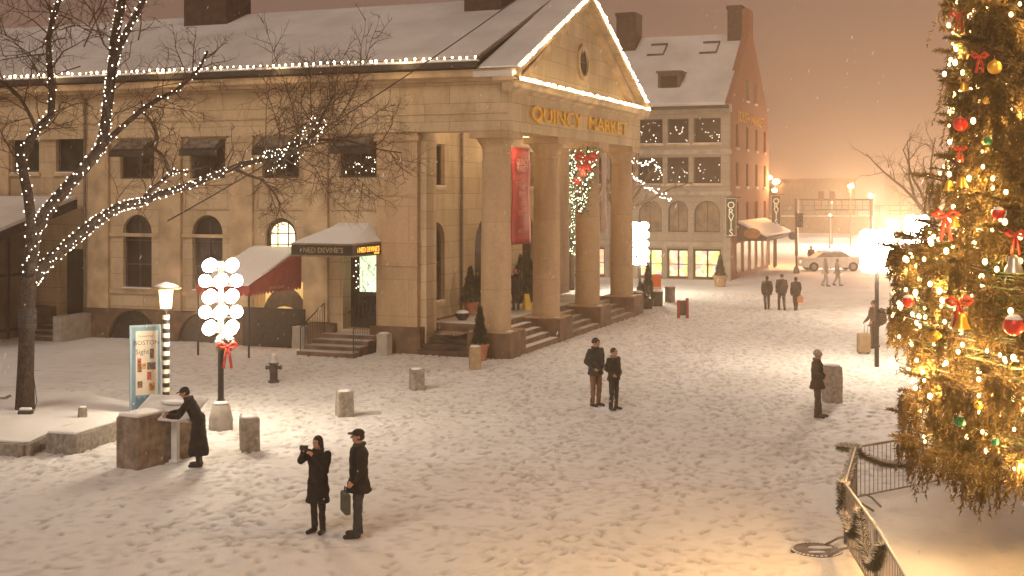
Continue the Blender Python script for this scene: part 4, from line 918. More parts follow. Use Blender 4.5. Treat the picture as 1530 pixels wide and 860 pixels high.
wrap('string_lights','sparse white lights on the thin limb in front of the roof edge',LBx,.08,.03,34,4,GW_)
wrap('string_lights','white lights wound thickly round the long low slanting limb',LC[:8],.17,.09,98,5,GW_)
wrap('string_lights','white lights on the outer part of the long low limb',LC[7:],.10,.06,70,6,GW_)
wrap('string_lights','short loop of white lights on the side twig above the first arched window',LC2,.07,.05,26,7,GW_)
wrap('string_lights','scattered white lights on the twigs before the window awnings',LD[2:6],.26,.20,70,8,GW_)
for p in (LA[2],LB[2],LB[4],LB[7],LC[1],LC[2],LC[3],LC[4],LC[6],LC[8],LC[10],LD[3]): plight(p+Vector((0,-.35,.05)),1.5,(1,.9,.75),.1,'string_light_glow')
m=MB(); pts=[at(50,450,YT-.2),at(47,480,YT-.25),at(46,520,YT-.22),at(50,560,YT-.25),at(55,600,YT-.3),at(48,622,YT-.25)]; m.tube(pts,.012,5); tag(m.build('power_cord',DARKM),'dark power cord hanging down the trunk of the lit bare tree','cord')
m=MB(); 
for i in range(7): m.lathe([(.215,.0),(.22,.03),(.215,.06)],(trunk[3].x,trunk[3].y,trunk[3].z-.25-.07*i),14)
tag(m.build('trunk_wrap',mat('dark_wrap',(.05,.04,.035),.6,.3,8)),'dark banded wrap round the upper trunk of the lit bare tree','trunk wrap')
# bare trees beyond the portico
def bare(loc,label,h,r,seed,L,nl,lights=0,tr=.2,dens=1.6,mt=BWHITE,lr=.03,lcone=None,spread=.8,name='bare_tree'):
    t=thing(name,label,'tree',(0,0,0)); q=random.Random(seed); m=MB(); loc=Vector(loc); top=loc+Vector((q.gauss(0,.1),q.gauss(0,.1),h*.36))
    m.tube([loc,loc.lerp(top,.5)+Vector((.05,0,0)),top],[tr,tr*.8,tr*.7],10); m.build('trunk',BARK,t,True); mt_=MB(); paths=[]
    for i in range(nl):
        a=2*math.pi*i/nl+q.random(); d=Vector((math.cos(a)*spread,math.sin(a)*spread,q.uniform(.7,1.3))); pa=wander(q,top,d,L*q.uniform(.8,1.1),8,.12,.03); mt_.tube(pa,[tr*.5*(1-.85*j/8)+.01 for j in range(9)],6,False); paths.append(pa); twigs(mt_,q,pa,.035,1,dens,L*.38,.15,.9,3,.12)
    mt_.build('crown',TWIG,t); return t,paths
bt,bp=bare((3.35,72,0),'bare street tree behind the portico smothered in greenish white lights',8.6,.2,21,4.2,7,tr=.26)
m=MB(); q=random.Random(8)
t=None
cl=[]
for (x0,y0,x1,y1,w) in ((855,222,856,380,13),(852,240,860,380,10)):
    for i in range(150):
        u=q.random(); cl.append(at(x0+(x1-x0)*u+q.gauss(0,w*.42),y0+(y1-y0)*u,72+q.uniform(-1.1,1.1)))
q.shuffle(cl)
for k in range(3):
    t=thing('string_lights',('dense','tangled','looped','crowded','trailing')[k]+' greenish white lights in the street tree behind the portico','string lights',(0,0,0),0,'greenish lights in the street tree behind the portico')
    t['label']='greenish white lights tangled in the crown of the street tree behind the portico'
    sub=sorted(cl[k*95:(k+1)*95],key=lambda p:p.z); m=MB(); m.tube(sub,.006,3); m.build('cable',mat('green_cable',(.02,.05,.02),.6,.1,5),t); bulbs(sub,mat('greenwhite_bulb',(.8,.8,.7),.4,.02,3,emit=(.92,1,.66),estr=5,sample=False),.026,t)
for z,x in ((6.4,3.3),(5.2,3.9),(3.6,3.5)): plight((x,70.6,z),80,(.95,1,.7),.3,'tree_light_glow')
sw=thing('lit_greenery','evergreen spray full of greenish white lights hanging before the third column','garland',(0,0,0))
q=random.Random(77); sp=[]
for i in range(98):
    u=q.random(); w=(1-u)*16+4; sp.append(at(876-u*8+q.uniform(-w,w),224+92*u,51.9+q.uniform(-.35,.1)))
m=MB()
for p in sp:
    for _ in range(14):
        c=p+Vector((q.gauss(0,.1),q.gauss(0,.1),q.gauss(0,.12))); d=Vector((q.gauss(0,1),q.gauss(0,1),q.gauss(0,1))).normalized()*.11; e=d.orthogonal().normalized()*.02; m.add([c-e,c+e,c+d],[(0,1,2)])
m.build('leaves',SHRUB,sw); m=MB(); m.tube([at(878,218,51.9),at(876,260,51.8),at(868,320,51.9)],.03,6); m.build('stem',BARK,sw)
t=thing('string_lights','greenish white lights in the evergreen spray before the third column','string lights',(0,0,0)); m=MB(); m.tube(sorted(sp,key=lambda p:p.z),.004,3); m.build('cable',mat('green_cable',(.02,.05,.02)),t); bulbs(sp,MT['greenwhite_bulb'],.026,t)
plight(at(870,260,51.2),30,(.95,1,.7),.2,'greenery_glow')
# leafy ivy like wrap so the lit crown reads
m=MB(); q=random.Random(3)
for p in cl:
    for _ in range(7):
        c=p+Vector((q.gauss(0,.2),q.gauss(0,.25),q.gauss(0,.2))); d=Vector((q.gauss(0,1),q.gauss(0,1),q.gauss(0,1))).normalized()*.12; e=d.orthogonal().normalized()*.03; m.add([c-e,c+e,c+d],[(0,1,2)])
o=m.build('clinging_leaves',SHRUB,bt)
for px,py,s,l in ((876,236,.85,'largest red bow at the top of the lit greenery before the third column'),(872,250,.55,'middle red bow below the largest on the greenery of the third column'),(862,270,.4,'lowest small red bow on the greenery of the third column')):
    p=at(px,py,51.3); s*=.7; t=thing('red_bow',l,'bow',p,0,'red bows on the lit greenery of the third column'); m=MB(); bow(m,(0,0,0),s,True,.9); m.build('ribbon',REDR,t,True)
b2,bp2=bare((6.6,73.5,0),'thin bare tree between the portico and the far granite building, few lights',11,.15,33,5.0,8,tr=.17,dens=1.7)
q=random.Random(5)
for (pp,l) in ((((944,236),(960,246),(975,240),(990,262)),'short white light string on twigs before the far upper windows'),(((943,262),(958,272),(978,283),(1004,298)),'white light string sloping down to the arched windows')):
    P_=[at(x,y,72) for x,y in pp]; pts=[]
    for a,b in zip(P_,P_[1:]): pts+=[a.lerp(b,(i+q.random()*.5)/11)+Vector((0,q.gauss(0,.1),q.gauss(0,.1))) for i in range(11)]
    t=thing('string_lights',l,'string lights',(0,0,0),0,'white light strings past the portico'); m=MB(); m.tube(pts,.012,4); m.build('cable',DARKM,t); bulbs(pts,BWHITE,.03,t)
bt3,_=bare((25.9,76,0),'misty wide bare tree behind the right globe lamps beside the fir',10,.2,44,6.2,10,tr=.24,dens=1.5,spread=1.0)
# ================================================================== THE LIT FIR
FC=Vector((9.75,17.7,0))
def FR(z):
    if z<2.9: return 3.85
    if z<4.7: return 4.12
    if z<5.1: return 4.12-(z-4.7)*1.6
    return 3.46-(z-5.1)*.035 if z<9.5 else 3.3-(z-9.5)*.28
X=thing('fir_tree','tall decorated fir hung with golden lights, baubles, bells and red bows','christmas tree',(0,0,0))
m=MB(); m.tube([FC,FC+Vector((0,0,6)),FC+Vector((0,0,15))],[.38,.3,.12],14); m.build('trunk',BARK,X,True)
NEED=mat('fir_needles',(.125,.085,.03),.7,.45,1.3,var2=(.17,.12,.04))
nt=NEED.node_tree; pb=nt.nodes['Principled BSDF']; tr=nt.nodes.new('ShaderNodeBsdfTranslucent'); mxs=nt.nodes.new('ShaderNodeMixShader'); mxs.inputs[0].default_value=.35
nt.links.new(pb.inputs['Base Color'].links[0].from_socket,tr.inputs['Color']); nt.links.new(pb.outputs[0],mxs.inputs[1]); nt.links.new(tr.outputs[0],mxs.inputs[2]); nt.links.new(mxs.outputs[0],nt.nodes['Material Output'].inputs['Surface'])
def fir():
    rng=np.random.default_rng(12); q=random.Random(12); br=MB(); tips=[]; ST=[]   # strands: start, length
    camdir=math.atan2(-FC.y,-FC.x)
    z=1.9
    while z<13.2:
        nb=19
        for k in range(nb):
            a=2*math.pi*(k+q.random()*.9)/nb; vis=math.cos(a-camdir)
            if z>10.2 and q.random()<.5: continue
            if vis<-.3 and q.random()<.45: continue
            rr=FR(z)*q.uniform(.88,1.02)*(1.06 if q.random()<.14 else 1)
            zt=z+q.uniform(-.12,.12); zb=zt+rr*.12; d=Vector((math.cos(a),math.sin(a),0)); sd=Vector((-d.y,d.x,0)); pts=[]
            for i in range(9):
                u=i/8; zz=zb+(zt-zb)*u-.42*math.sin(math.pi*u)*(.6+.4*u)+.10*u**3
                pts.append(FC+d*(rr*u)+sd*(.18*math.sin(u*3+k))+Vector((0,0,zz)))
            br.tube(pts,[.045*(1-u/9)+.006 for u in range(9)],5,False)
            nst=int(96*(.5+.5*max(0,vis)) * (1 if vis>-.3 else .4)); cu=[(1-.62*q.random()**1.5,q.gauss(0,.24)) for _ in range(9)]
            for _ in range(nst):
                cc_=cu[int(q.random()*9)]; u=min(1,max(.2,cc_[0]+q.gauss(0,.025))); x=u*8; i=min(int(x),7); p=pts[i].lerp(pts[i+1],x-i)
                off=cc_[1]*(1.25-u*.6)+q.gauss(0,.05); p=p+sd*off+d*q.gauss(0,.05)-Vector((0,0,abs(off)*.25))
                ST.append((p,q.uniform(.22,.62)*(1 if u<.95 else .8)*(1.15 if z<2.5 else 1),d,q.random()))
            if vis>-.4 and q.random()<.5: ST.append((pts[-1],.9,d,.5))
            # short side shoots that stick out at the tip
            for _ in range(4): ST.append((pts[-1]-d*q.uniform(0,.3),.28,d,2.0))
        z+=.235
    S=np.array([s[0] for s in ST]); Ln=np.array([s[1] for s in ST]); D=np.array([s[2] for s in ST]); mode=np.array([s[3] for s in ST]); n=len(ST)
    bdir=np.where(mode[:,None]>1.5,D*.9+np.array([0,0,.18]),D*.22*rng.random((n,1))+np.array([0,0,-1.0])+rng.normal(0,.13,(n,3))); bdir/=np.linalg.norm(bdir,axis=1)[:,None]
    K=30; t=(np.arange(K)+.5)/K
    base=S[:,None,:]+bdir[:,None,:]*(Ln[:,None]*t[None,:])[:,:,None]
    nd=rng.normal(0,1,(n,K,3))*.62+bdir[:,None,:]*.9; nd/=np.linalg.norm(nd,axis=2)[:,:,None]
    ln=(.12*(1-.35*t))[None,:,None]*rng.uniform(.7,1.2,(n,K,1)); tip=base+nd*ln
    si=np.cross(nd,rng.normal(0,1,(n,K,3))); si/=np.linalg.norm(si,axis=2)[:,:,None]+1e-9; si*=.015
    V=np.stack([base-si,base+si,tip],2).reshape(-1,3); nt=len(V)//3
    me=bpy.data.meshes.new('needle_sprays'); me.vertices.add(len(V)); me.vertices.foreach_set('co',V.ravel().astype(np.float32)); me.loops.add(len(V)); me.loops.foreach_set('vertex_index',np.arange(len(V),dtype=np.int32))
    me.polygons.add(nt); me.polygons.foreach_set('loop_start',np.arange(0,len(V),3,dtype=np.int32)); me.polygons.foreach_set('loop_total',np.full(nt,3,dtype=np.int32)); me.update(); me.materials.append(NEED)
    o=bpy.data.objects.new('crown',me); COL.objects.link(o); o.parent=X
    br.build('branches',BARK,X,True); print('needles',nt)
fir()
def fsurf(px,py,k=1.0):
    """where the sight line first meets the crown"""
    d=Vector(((px-CX)/F,1,-(py-HY)/F)); best=None; bd=9e9
    for i in range(600):
        Y=11+i*.015; p=Vector((d.x*Y,Y,CH+d.z*Y)); dist=math.hypot(p.x-FC.x,p.y-FC.y)-FR(p.z)*k
        if dist<=0: return p
        if dist<bd: bd=dist; best=p
    return best
ORN=[('red',1435,185,.115,'large matt red ball hanging at the left edge of the fir'),('red',1492,319,.10,'snow dusted red ball near the right side of the fir'),('red',1515,486,.15,'largest red ball with a snow cap at the right frame edge'),('red',1357,450,.10,'red ball with snowy top at the outer tip of the middle branches'),('gold',1397,503,.10,'orange gold ball under the middle branches of the fir'),('green',1434,627,.105,'green glitter ball with a pale top low on the fir'),('green',1476,210,.07,'small green glitter ball right of the large red ball'),('gold',1486,100,.11,'yellow ball high on the fir'),('gold',1474,150,.06,'small golden ornament above the large red ball'),('green',1487,660,.06,'small green ball beside the lowest lights of the fir'),('gold',1462,605,.07,'pale gold ball just above the green glitter ball')]
OM={'red':mat('red_bauble',(.62,.02,.012),.28,.1,4,metal=.3,spec=.7),'gold':mat('gold_bauble',(.80,.45,.05),.3,.1,4,metal=.6,spec=.7),'green':mat('green_bauble',(.01,.22,.10),.3,.3,30,metal=.5,spec=.7)}
for c,px,py,r,l in ORN:
    p=fsurf(px,py,1.02); r*=.86; t=thing('bauble',l,'bauble',p,0,'ball ornaments on the fir'); m=MB(); m.ball((0,0,0),r,22,14); m.build('ball',OM[c],t,True)
    m=MB(); m.lathe([(r*.18,r*.96),(r*.18,r*1.15),(r*.1,r*1.18)],n=10); m.tube([(0,0,r*1.1),(0,0,r*1.7)],.004,4); m.build('cap',mat('brass_cap',(.5,.4,.2),.3,.1,5,metal=.8),t)
    if 'snow' in l or 'pale top' in l:
        m=MB(); m.ball((0,0,r*.55),(r*.82,r*.82,r*.52),16,8); m.build('snow_cap',CAPS,t,True)
for px,py,s,l in ((1432,22,.17,'faded red bow at the top of the fir'),(1463,84,.15,'red bow left of the yellow ball'),(1412,322,.24,'big scarlet bow with long tails hanging clear of the fir edge'),(1432,452,.22,'dark red velvet bow over two bells in the middle of the fir'),(1517,350,.17,'red bow just above the pale bell at the right edge'),(1434,222,.12,'small rusty bow under the large red ball')):
    p=fsurf(px,py,1.03); t=thing('ribbon_bow',l,'bow',p,0,'red bows on the fir'); m=MB(); bow(m,(0,0,0),s,True,1.5); m.build('ribbon',mat('red_velvet',(.38,.03,.02),.6,.2,9),t,True)
for px,py,s,l in ((1418,276,.085,'pale gold bell on the left edge of the fir below the rusty bow'),(1437,270,.085,'yellow bell right of the pale gold bell'),(1437,478,.11,'gold bell under the dark red velvet bow'),(1428,478,.09,'pale silver bell left of the bell under the velvet bow'),(1515,392,.12,'large pale silver bell at the right frame edge'),(1426,330,.08,'gold bell beside the long tailed scarlet bow'),(1440,128,.07,'gold bell under the red bow near the yellow ball')):
    p=fsurf(px,py,1.03); t=thing('bell_ornament',l,'bell',p,0,'bells on the fir'); m=MB(); m.lathe([(s,-s),(s*.96,-s*.9),(s*.66,-s*.2),(s*.55,s*.4),(s*.3,s*.75),(s*.05,s*.85)],n=20); m.build('bell',OM['gold'] if 'silver' not in l else mat('silver_bell',(.55,.5,.4),.3,.1,5,metal=.6),t,'auto'); m=MB(); m.ball((0,0,-s*1.05),s*.2,8,6); m.build('clapper',MT['brass_cap'],t)
q=random.Random(31); camA=math.atan2(-FC.y,-FC.x); k=0
lits=[]
for z0,z1,l in ((1.9,3.2,'golden lights on the lowest drooping branches of the fir'),(2.2,3.9,'second strand of golden lights low on the fir skirt'),(3.6,5.2,'second strand of golden lights crossing the widest branches'),(5.3,8.6,'long second strand of golden lights rising to the top of the frame'),(3.1,4.1,'golden lights round the widest branches of the fir'),(4.0,5.0,'golden lights just above the widest branches of the fir'),(4.9,6.2,'golden lights across the middle of the fir crown'),(6.1,7.6,'golden lights in the upper crown round the red ball'),(7.5,9.2,'golden lights highest on the fir at the top frame edge')):
    pts=[]
    for i in range(97):
        u=i/97; a=camA+math.sin(i*.55)*1.55+q.gauss(0,.12); z=z0+(z1-z0)*u+q.gauss(0,.1); r=FR(z)*q.uniform(.86,1.02)
        pts.append(FC+Vector((math.cos(a)*r,math.sin(a)*r,z)))
    t=thing('string_lights',l,'string lights',(0,0,0),0,'golden string lights on the fir')
    pts2=[]
    for p in pts: pts2.append(p)
    m=MB()
    for a_,b_ in zip(pts,pts[1:]):
        mid=(a_+b_)/2; dm_=math.hypot(mid.x-FC.x,mid.y-FC.y); s_c=((FR(mid.z)*.9)/dm_ if dm_>0 else 1); mid=Vector((FC.x+(mid.x-FC.x)*s_c,FC.y+(mid.y-FC.y)*s_c,mid.z-.05)); m.tube([a_,mid,b_],.005,3,False)
    m.build('cable',mat('green_cable',(.02,.05,.02)),t); bulbs(pts,BGOLD,.029,t); lits+=pts
q.shuffle(lits); vis=[p for p in lits if (p-FC).x*math.cos(camA)+(p-FC).y*math.sin(camA)>.3]
vis=[p for p in vis if p.z>2.1]
vis=[p for p in vis if p.z<3.2][:60]+[p for p in vis if p.z>=3.2][:110]
for p in vis: plight(FC+(p-FC)*.95+Vector((0,0,.05+p.z*.03)),FIRW,(1,.56,.19),.03,'fir_light_glow')
# stray twig with a light under the skirt
# ================================================================== CROWD BARRIERS
def barrier(p,q_,label,seed,foot=True):
    d=q_-p; Lg=math.hypot(d.x,d.y); rz=math.atan2(d.y,d.x); t=thing('crowd_barrier',label,'barrier',(p.x,p.y,0),rz,'metal crowd barriers round the fir'); h=1.06
    m=MB(); m.tube([(0,0,.14),(0,0,h-.06),(.06,0,h),(Lg-.06,0,h),(Lg,0,h-.06),(Lg,0,.14)],.021,8); m.tube([(0,0,.17),(Lg,0,.17)],.017,8); m.build('rail_frame',STEEL,t,True)
    m=MB(); n=int(Lg/.115)
    for i in range(1,n): m.tube([(Lg*i/n,0,.17),(Lg*i/n,0,h)],.0075,6)
    m.build('bars',STEEL,t)
    for x in (.28,Lg-.28):
        m=MB(); m.tube([(x,-.32,.02),(x,-.12,.14),(x,0,.17),(x,.12,.14),(x,.32,.02)],.02,8); m.build('foot',STEEL,t,True)
    m=MB(); m.tube([(.05,0,h+.018),(Lg-.05,0,h+.018)],.017,6); m.build('snow_ridge',CAPS,t)
    return t
A_=Vector((6.15,22.3,0)); B_=Vector((5.19,19.45,0)); D1=Vector((8.75,24.05,0)); D2=Vector((11.5,24.9,0)); C1=Vector((4.95,17.0,0)); C2=Vector((4.62,14.5,0))
barrier(A_,D1,'crowd barrier behind the fir, running back from the corner with a hanging garland',1)
barrier(D1+Vector((.05,0,0)),D2,'crowd barrier farthest behind the fir skirt, almost hidden by branches',2)
barrier(B_,A_-Vector((.02,.05,0)),'crowd barrier seen end on between the two garland corners',3)
barrier(C1,B_-Vector((0,.05,0)),'crowd barrier at the left of the fir pen with a thick snowy garland',4)
barrier(C2,C1-Vector((0,.05,0)),'nearest crowd barrier cut off by the bottom frame edge',5)
def garland(path,label,seed,rr=.11):
    t=thing('garland',label,'garland',(0,0,0),0,'snowy evergreen garlands on the barriers'); q=random.Random(seed); m=MB(); ms=MB(); core=MB(); core.tube(path,.02,5); core.build('wire',DARKM,t)
    L=sum((b-a).length for a,b in zip(path,path[1:]))
    for i in range(int(L*2200)):
        u=q.random()*(len(path)-1); k=min(int(u),len(path)-2); p=path[k].lerp(path[k+1],u-k); d=Vector((q.gauss(0,1),q.gauss(0,1),q.gauss(0,1))).normalized()*rr*q.uniform(.8,1.3); e=d.orthogonal().normalized()*.006
        (ms if d.z>.25*rr and q.random()<.62 else m).add([p-e,p+e,p+d],[(0,1,2)])
    m.build('evergreen_needles',mat('grey_green_needles',(.05,.055,.04),.8,.3,6),t); ms.build('snow_dusting',CAPS,t); return t
def swag(p,q_,sag,n=14,z=1.02): return [Vector((p.x+(q_.x-p.x)*i/n,p.y+(q_.y-p.y)*i/n,z-sag*4*(i/n)*(1-i/n))) for i in range(n+1)]
off=Vector((-.05,-.04,0))
garland(swag(A_+off,A_.lerp(D1,.9)+Vector((.02,-.06,0)),.42),'garland swagged across the barrier behind the fir',1)
garland(swag(A_+Vector((-.28,.1,0)),A_+Vector((.0,-.1,0)),.0,5,1.05)+swag(A_+off,B_+off,.10),'garland along the end on barrier between the corners',2)
garland([B_+Vector((-.06,-.02,z)) for z in (1.1,.95,.8,.62)]+swag(B_+Vector((-.06,-.1,0)),B_.lerp(C1,.62)+Vector((-.06,0,0)),.50,12,1.03)[3:],'thick snowy garland looping from the near corner post',3,.1)
garland(swag(B_.lerp(C1,.62)+Vector((-.05,0,0)),C1.lerp(C2,.35)+Vector((-.05,0,0)),.5,14,1.05),'garland dropping over the nearest barrier to the bottom edge',4,.11)
p=B_.lerp(C1,.1); t=thing('red_tag_ribbon','small red ribbon tied on the bars of the corner barrier','ribbon',(p.x+.12,p.y,.5)); m=MB(); m.tube([(0,0,.35),(.02,.02,.15),(.0,0,-.1)],[.025,.03,.02],6); m.tube([(0.05,-.1,.3),(.07,-.08,.1),(.05,-.1,-.05)],[.02,.03,.02],6); m.build('ribbon',REDR,t,True)
# manhole showing through the snow
g=gnd(1220,822); t=thing('manhole_cover','dark round manhole cover melting through the snow beside the barrier','manhole cover',(g.x,g.y,.03))
m=MB(); m.lathe([(.40,-.1),(.40,-.015),(.36,-.012),(.35,-.018)],n=36); m.build('cover',mat('wet_dark_iron',(.13,.095,.07),.5,.35,4,.3,14),t)
m=MB(); 
for i in range(34):
    a=i*2*math.pi/34; b=a+.12; m.add([(.40*math.cos(a),.40*math.sin(a),-.012),(.40*math.cos(b),.40*math.sin(b),-.012),(.355*math.cos(b),.355*math.sin(b),-.009),(.355*math.cos(a),.355*math.sin(a),-.009)],[(0,1,2,3)])
for w,l_,a in ((.2,.6,.3),(.12,.4,1.5),(.1,.3,-.6),(.16,.3,2.4)):
    m.ball((.13*math.cos(a*3),.14*math.sin(a*3),-.015),(l_*.34,w*.4,.012),12,5)
m.build('snow_patches',CAPS,t)
# ================================================================== PEOPLE
def remesh(name,mb,m,parent,vox,sm=2,fold=0,seed=0):
    o=mb.build(name,m,None); md=o.modifiers.new('r','REMESH'); md.mode='VOXEL'; md.voxel_size=vox; md.use_smooth_shade=True
    s=o.modifiers.new('s','SMOOTH'); s.iterations=sm; s.factor=.5
    me=evalmesh(o); old=o.data; o.modifiers.clear(); o.data=me; bpy.data.meshes.remove(old)
    if fold:
        n_=len(me.vertices); c=np.empty(n_*3,dtype=np.float32); me.vertices.foreach_get('co',c); c=c.reshape(-1,3); nr=np.empty(n_*3,dtype=np.float32); me.vertex_normals.foreach_get('vector',nr); nr=nr.reshape(-1,3)
        x,y,z=c[:,0],c[:,1],c[:,2]; f_=np.sin(x*17+seed+2*np.sin(z*6+seed))*np.sin(y*15+1.3*np.sin(z*9))+.6*np.sin(x*31+z*14+seed)*np.sin(y*27-z*11)+.5*np.sin(z*38+x*14+seed)
        c=c+nr*(f_*fold*.55)[:,None]; me.vertices.foreach_set('co',c.ravel()); me.update()
    me.polygons.foreach_set('use_smooth',np.ones(len(me.polygons),dtype=bool))
    if not me.materials: me.materials.append(m)
    o.parent=parent; return o
def cap(mb,p,q_,r0,r1,n=10):
    p,q_=Vector(p),Vector(q_); mb.tube([p,q_],[r0,r1],n); mb.ball(p,r0,n,8); mb.ball(q_,r1,n,8)
def hand(mb,w,d,side,curl=.6,s=1):
    """palm, four unequal curled fingers and a thumb leaving the side of the palm"""
    d=Vector(d).normalized(); pn=Vector((-side,0,0)); pn=(pn-d*pn.dot(d)); pn=pn.normalized() if pn.length>.1 else Vector((0,-1,0)); ac=d.cross(pn).normalized()
    c=Vector(w)+d*.045*s; 
    for i in range(4):
        b=Vector(w)+d*.03*s+ac*(i-1.5)*.019*s; e=Vector(w)+d*.085*s+ac*(i-1.5)*.021*s; cap(mb,b,e,.014*s,.011*s,8)
        L=(.066,.076,.072,.055)[i]*s; m1=e+(d*math.cos(curl*.6)+pn*math.sin(curl*.6))*L*.55; m2=m1+(d*math.cos(curl*1.6)+pn*math.sin(curl*1.6))*L*.45
        cap(mb,e,m1,.0098*s,.009*s,8); cap(mb,m1,m2,.009*s,.0078*s,8)
    b=Vector(w)+d*.02*s-ac*.03*s; e=b+(d*.6-ac*.75+pn*.35).normalized()*.045*s; f=e+(d*.9-ac*.2+pn*.5).normalized()*.03*s; cap(mb,b,e,.013*s,.011*s,8); cap(mb,e,f,.010*s,.009*s,8)
def person(loc,rz,h,label,J=None,lean=0,coat=None,hem=.80,flare=.06,tro=GREYT,shoe=SHOE,boot=.12,head='cap',hm=None,yaw=0,pitch=0,vox=.011,glove=None,bulk=1,scarf=None,bag=None,seed=1,group=None):
    t=thing('person',label,'person',loc,rz,group); k=h/1.75; V=lambda p:Vector(p)*k
    j=dict(pel=(0,0,.95),chest=(0,0,1.30),nb=(0,.01,1.47),hd=(0,-.015,1.63),sl=(-.185,0,1.42),el=(-.245,.03,1.15),wl=(-.235,-.05,.91),sr=(.185,0,1.42),er=(.245,.03,1.15),wr=(.235,-.05,.91),
      hl=(-.09,0,.92),kl=(-.10,-.02,.50),al=(-.105,.01,.09),tl=(-.12,-.15,.045),hr=(.09,0,.92),kr=(.10,-.02,.50),ar=(.105,.01,.09),tr=(.12,-.15,.045))
    fixed=set(J or ()); j.update(J or {}); 
    Rm=Matrix.Rotation(R(lean),4,'X'); pv=Vector((0,0,.95))
    for n in ('chest','nb','hd','sl','el','wl','sr','er','wr'):
        if n in fixed and n[0] in 'ew' : j[n]=Vector(j[n])
        else: j[n]=pv+Rm@(Vector(j[n])-pv)
    g={n:V(p) for n,p in j.items()}
    HR=Matrix.Translation(g['hd'])@Matrix.Rotation(R(yaw),4,'Z')@Matrix.Rotation(R(lean*.5-pitch),4,'X')
    H=lambda x,y,z:HR@(Vector((x,y,z))*k)
    b=MB()
    cap(b,g['pel'],g['chest'],.125*k,.13*k); cap(b,g['chest'],g['nb'],.12*k,.06*k); cap(b,g['nb'],H(0,.01,-.02),.056*k,.06*k)
    for s in 'lr':
        cap(b,g['s'+s],g['chest'],.055*k,.09*k); cap(b,g['s'+s],g['e'+s],.048*k,.038*k); cap(b,g['e'+s],g['w'+s],.038*k,.026*k)
        cap(b,g['h'+s],g['k'+s],.075*k,.05*k); cap(b,g['k'+s],g['a'+s],.048*k,.028*k); cap(b,g['a'+s]-Vector((0,0,.02*k)),g['t'+s],.026*k,.020*k)
        hand(b,g['w'+s],g['w'+s]-g['e'+s],-1 if s=='l' else 1,.9,k*.94)
    # head: skull, jaw, brow, nose, lips, ears
    n0=len(b.v); b.ball((0,0,0),(.076*k,.096*k,.110*k),16,12); b.v[n0:]=[tuple(HR@Vector((v[0],v[1],v[2]+.012*k))) for v in b.v[n0:]]
    n0=len(b.v); b.ball((0,-.025*k,-.055*k),(.056*k,.066*k,.062*k),14,10); b.v[n0:]=[tuple(HR@Vector(v)) for v in b.v[n0:]]
    cap(b,H(0,-.090,.018),H(0,-.113,-.018),.010*k,.0155*k,8); cap(b,H(-.024,-.080,-.052),H(.024,-.080,-.052),.012*k,.012*k,8)
    for s in (-1,1): b.ball(H(s*.078,.012,-.005),(.012*k,.02*k,.032*k),8,6); b.ball(H(s*.033,-.082,.028),(.02*k,.012*k,.008*k),8,6)
    remesh('body',b,SKIN,t,min(vox,.009),1)
    for s in (-1,1):
        m=MB(); m.ball(H(s*.031,-.088,.008),.0105*k,8,6); m.build('eye',mat('dark_eye',(.03,.02,.015),.2,.1,5),t,True)
    # trousers / legs
    m=MB(); cap(m,g['pel'],g['pel']+Vector((0,0,.08*k)),.15*k,.14*k)
    for s in 'lr': cap(m,g['h'+s],g['k'+s],.096*k*bulk,.068*k*bulk); cap(m,g['k'+s],g['a'+s]+Vector((0,0,.0*k)),.066*k*bulk,.056*k*bulk)
    remesh('trousers',m,tro,t,vox,2,.012,seed)
    for s in 'lr':
        m=MB(); cap(m,g['a'+s]+Vector((0,.03*k,-.035*k)),g['t'+s]+Vector((0,-.02*k,0)),.048*k,.04*k); cap(m,g['a'+s],g['a'+s]+(g['k'+s]-g['a'+s]).normalized()*boot*k,.054*k,.060*k)
        remesh('boot' if boot>.1 else 'shoe',m,shoe,t,vox,1)
    # coat
    m=MB(); rings=[]; hz=hem; n=20
    T_=lambda z:pv+Rm@(Vector((0,0,z))-pv) if z>.95 else Vector((0,0,z))
    prof=[(hz,.185+flare,.155+flare*.9),(hz+.02,.19+flare,.16+flare*.9),((hz+.95)/2 if hz<.9 else hz+.03,.195+flare*.5,.15+flare*.4),(.98,.185,.14),(1.10,.172,.135),(1.25,.19,.14),(1.36,.205,.132),(1.43,.17,.11),(1.48,.09,.085),(1.51,.075,.075)]
    prof=sorted({round(p[0],3):p for p in prof}.values())
    vs=[]
    for z,rx,ry in prof:
        c=T_(z); 
        if lean and z<.95: c=c+Vector((0,-.0,0))
        for i in range(n):
            a=2*math.pi*i/n; o_=Vector((rx*bulk*math.cos(a),ry*bulk*math.sin(a),0)); 
            if z>.95: o_=Rm@o_
            vs.append(V(c+o_))
    fs=[(r*n+i,r*n+(i+1)%n,(r+1)*n+(i+1)%n,(r+1)*n+i) for r in range(len(prof)-1) for i in range(n)]+[tuple(range(n-1,-1,-1)),tuple((len(prof)-1)*n+i for i in range(n))]
    m.add(vs,fs)
    for s in 'lr':
        cap(m,g['s'+s],g['e'+s],.078*k*bulk,.063*k*bulk); cap(m,g['e'+s],g['w'+s]-(g['w'+s]-g['e'+s])*.06,.063*k*bulk,.047*k*bulk)
    cm=coat or BLACKC
    remesh('coat',m,cm,t,vox,3,.016,seed)
    m=MB(); 
    for z,r in ((1.49,.085),(1.525,.088)): 
        pass
    cc=V(pv+Rm@(Vector((0,.012,1.50))-pv)); ring=[cc+Vector((.083*k*math.cos(a*math.pi/8),.08*k*math.sin(a*math.pi/8),.012*k*math.sin(a*math.pi/8))) for a in range(17)]
    m.tube(ring,.032*k,8,False); m.build('scarf' if scarf else 'collar',scarf or cm,t,True)
    # hair, hats, hoods
    hm=hm or BLACKC; m=MB()
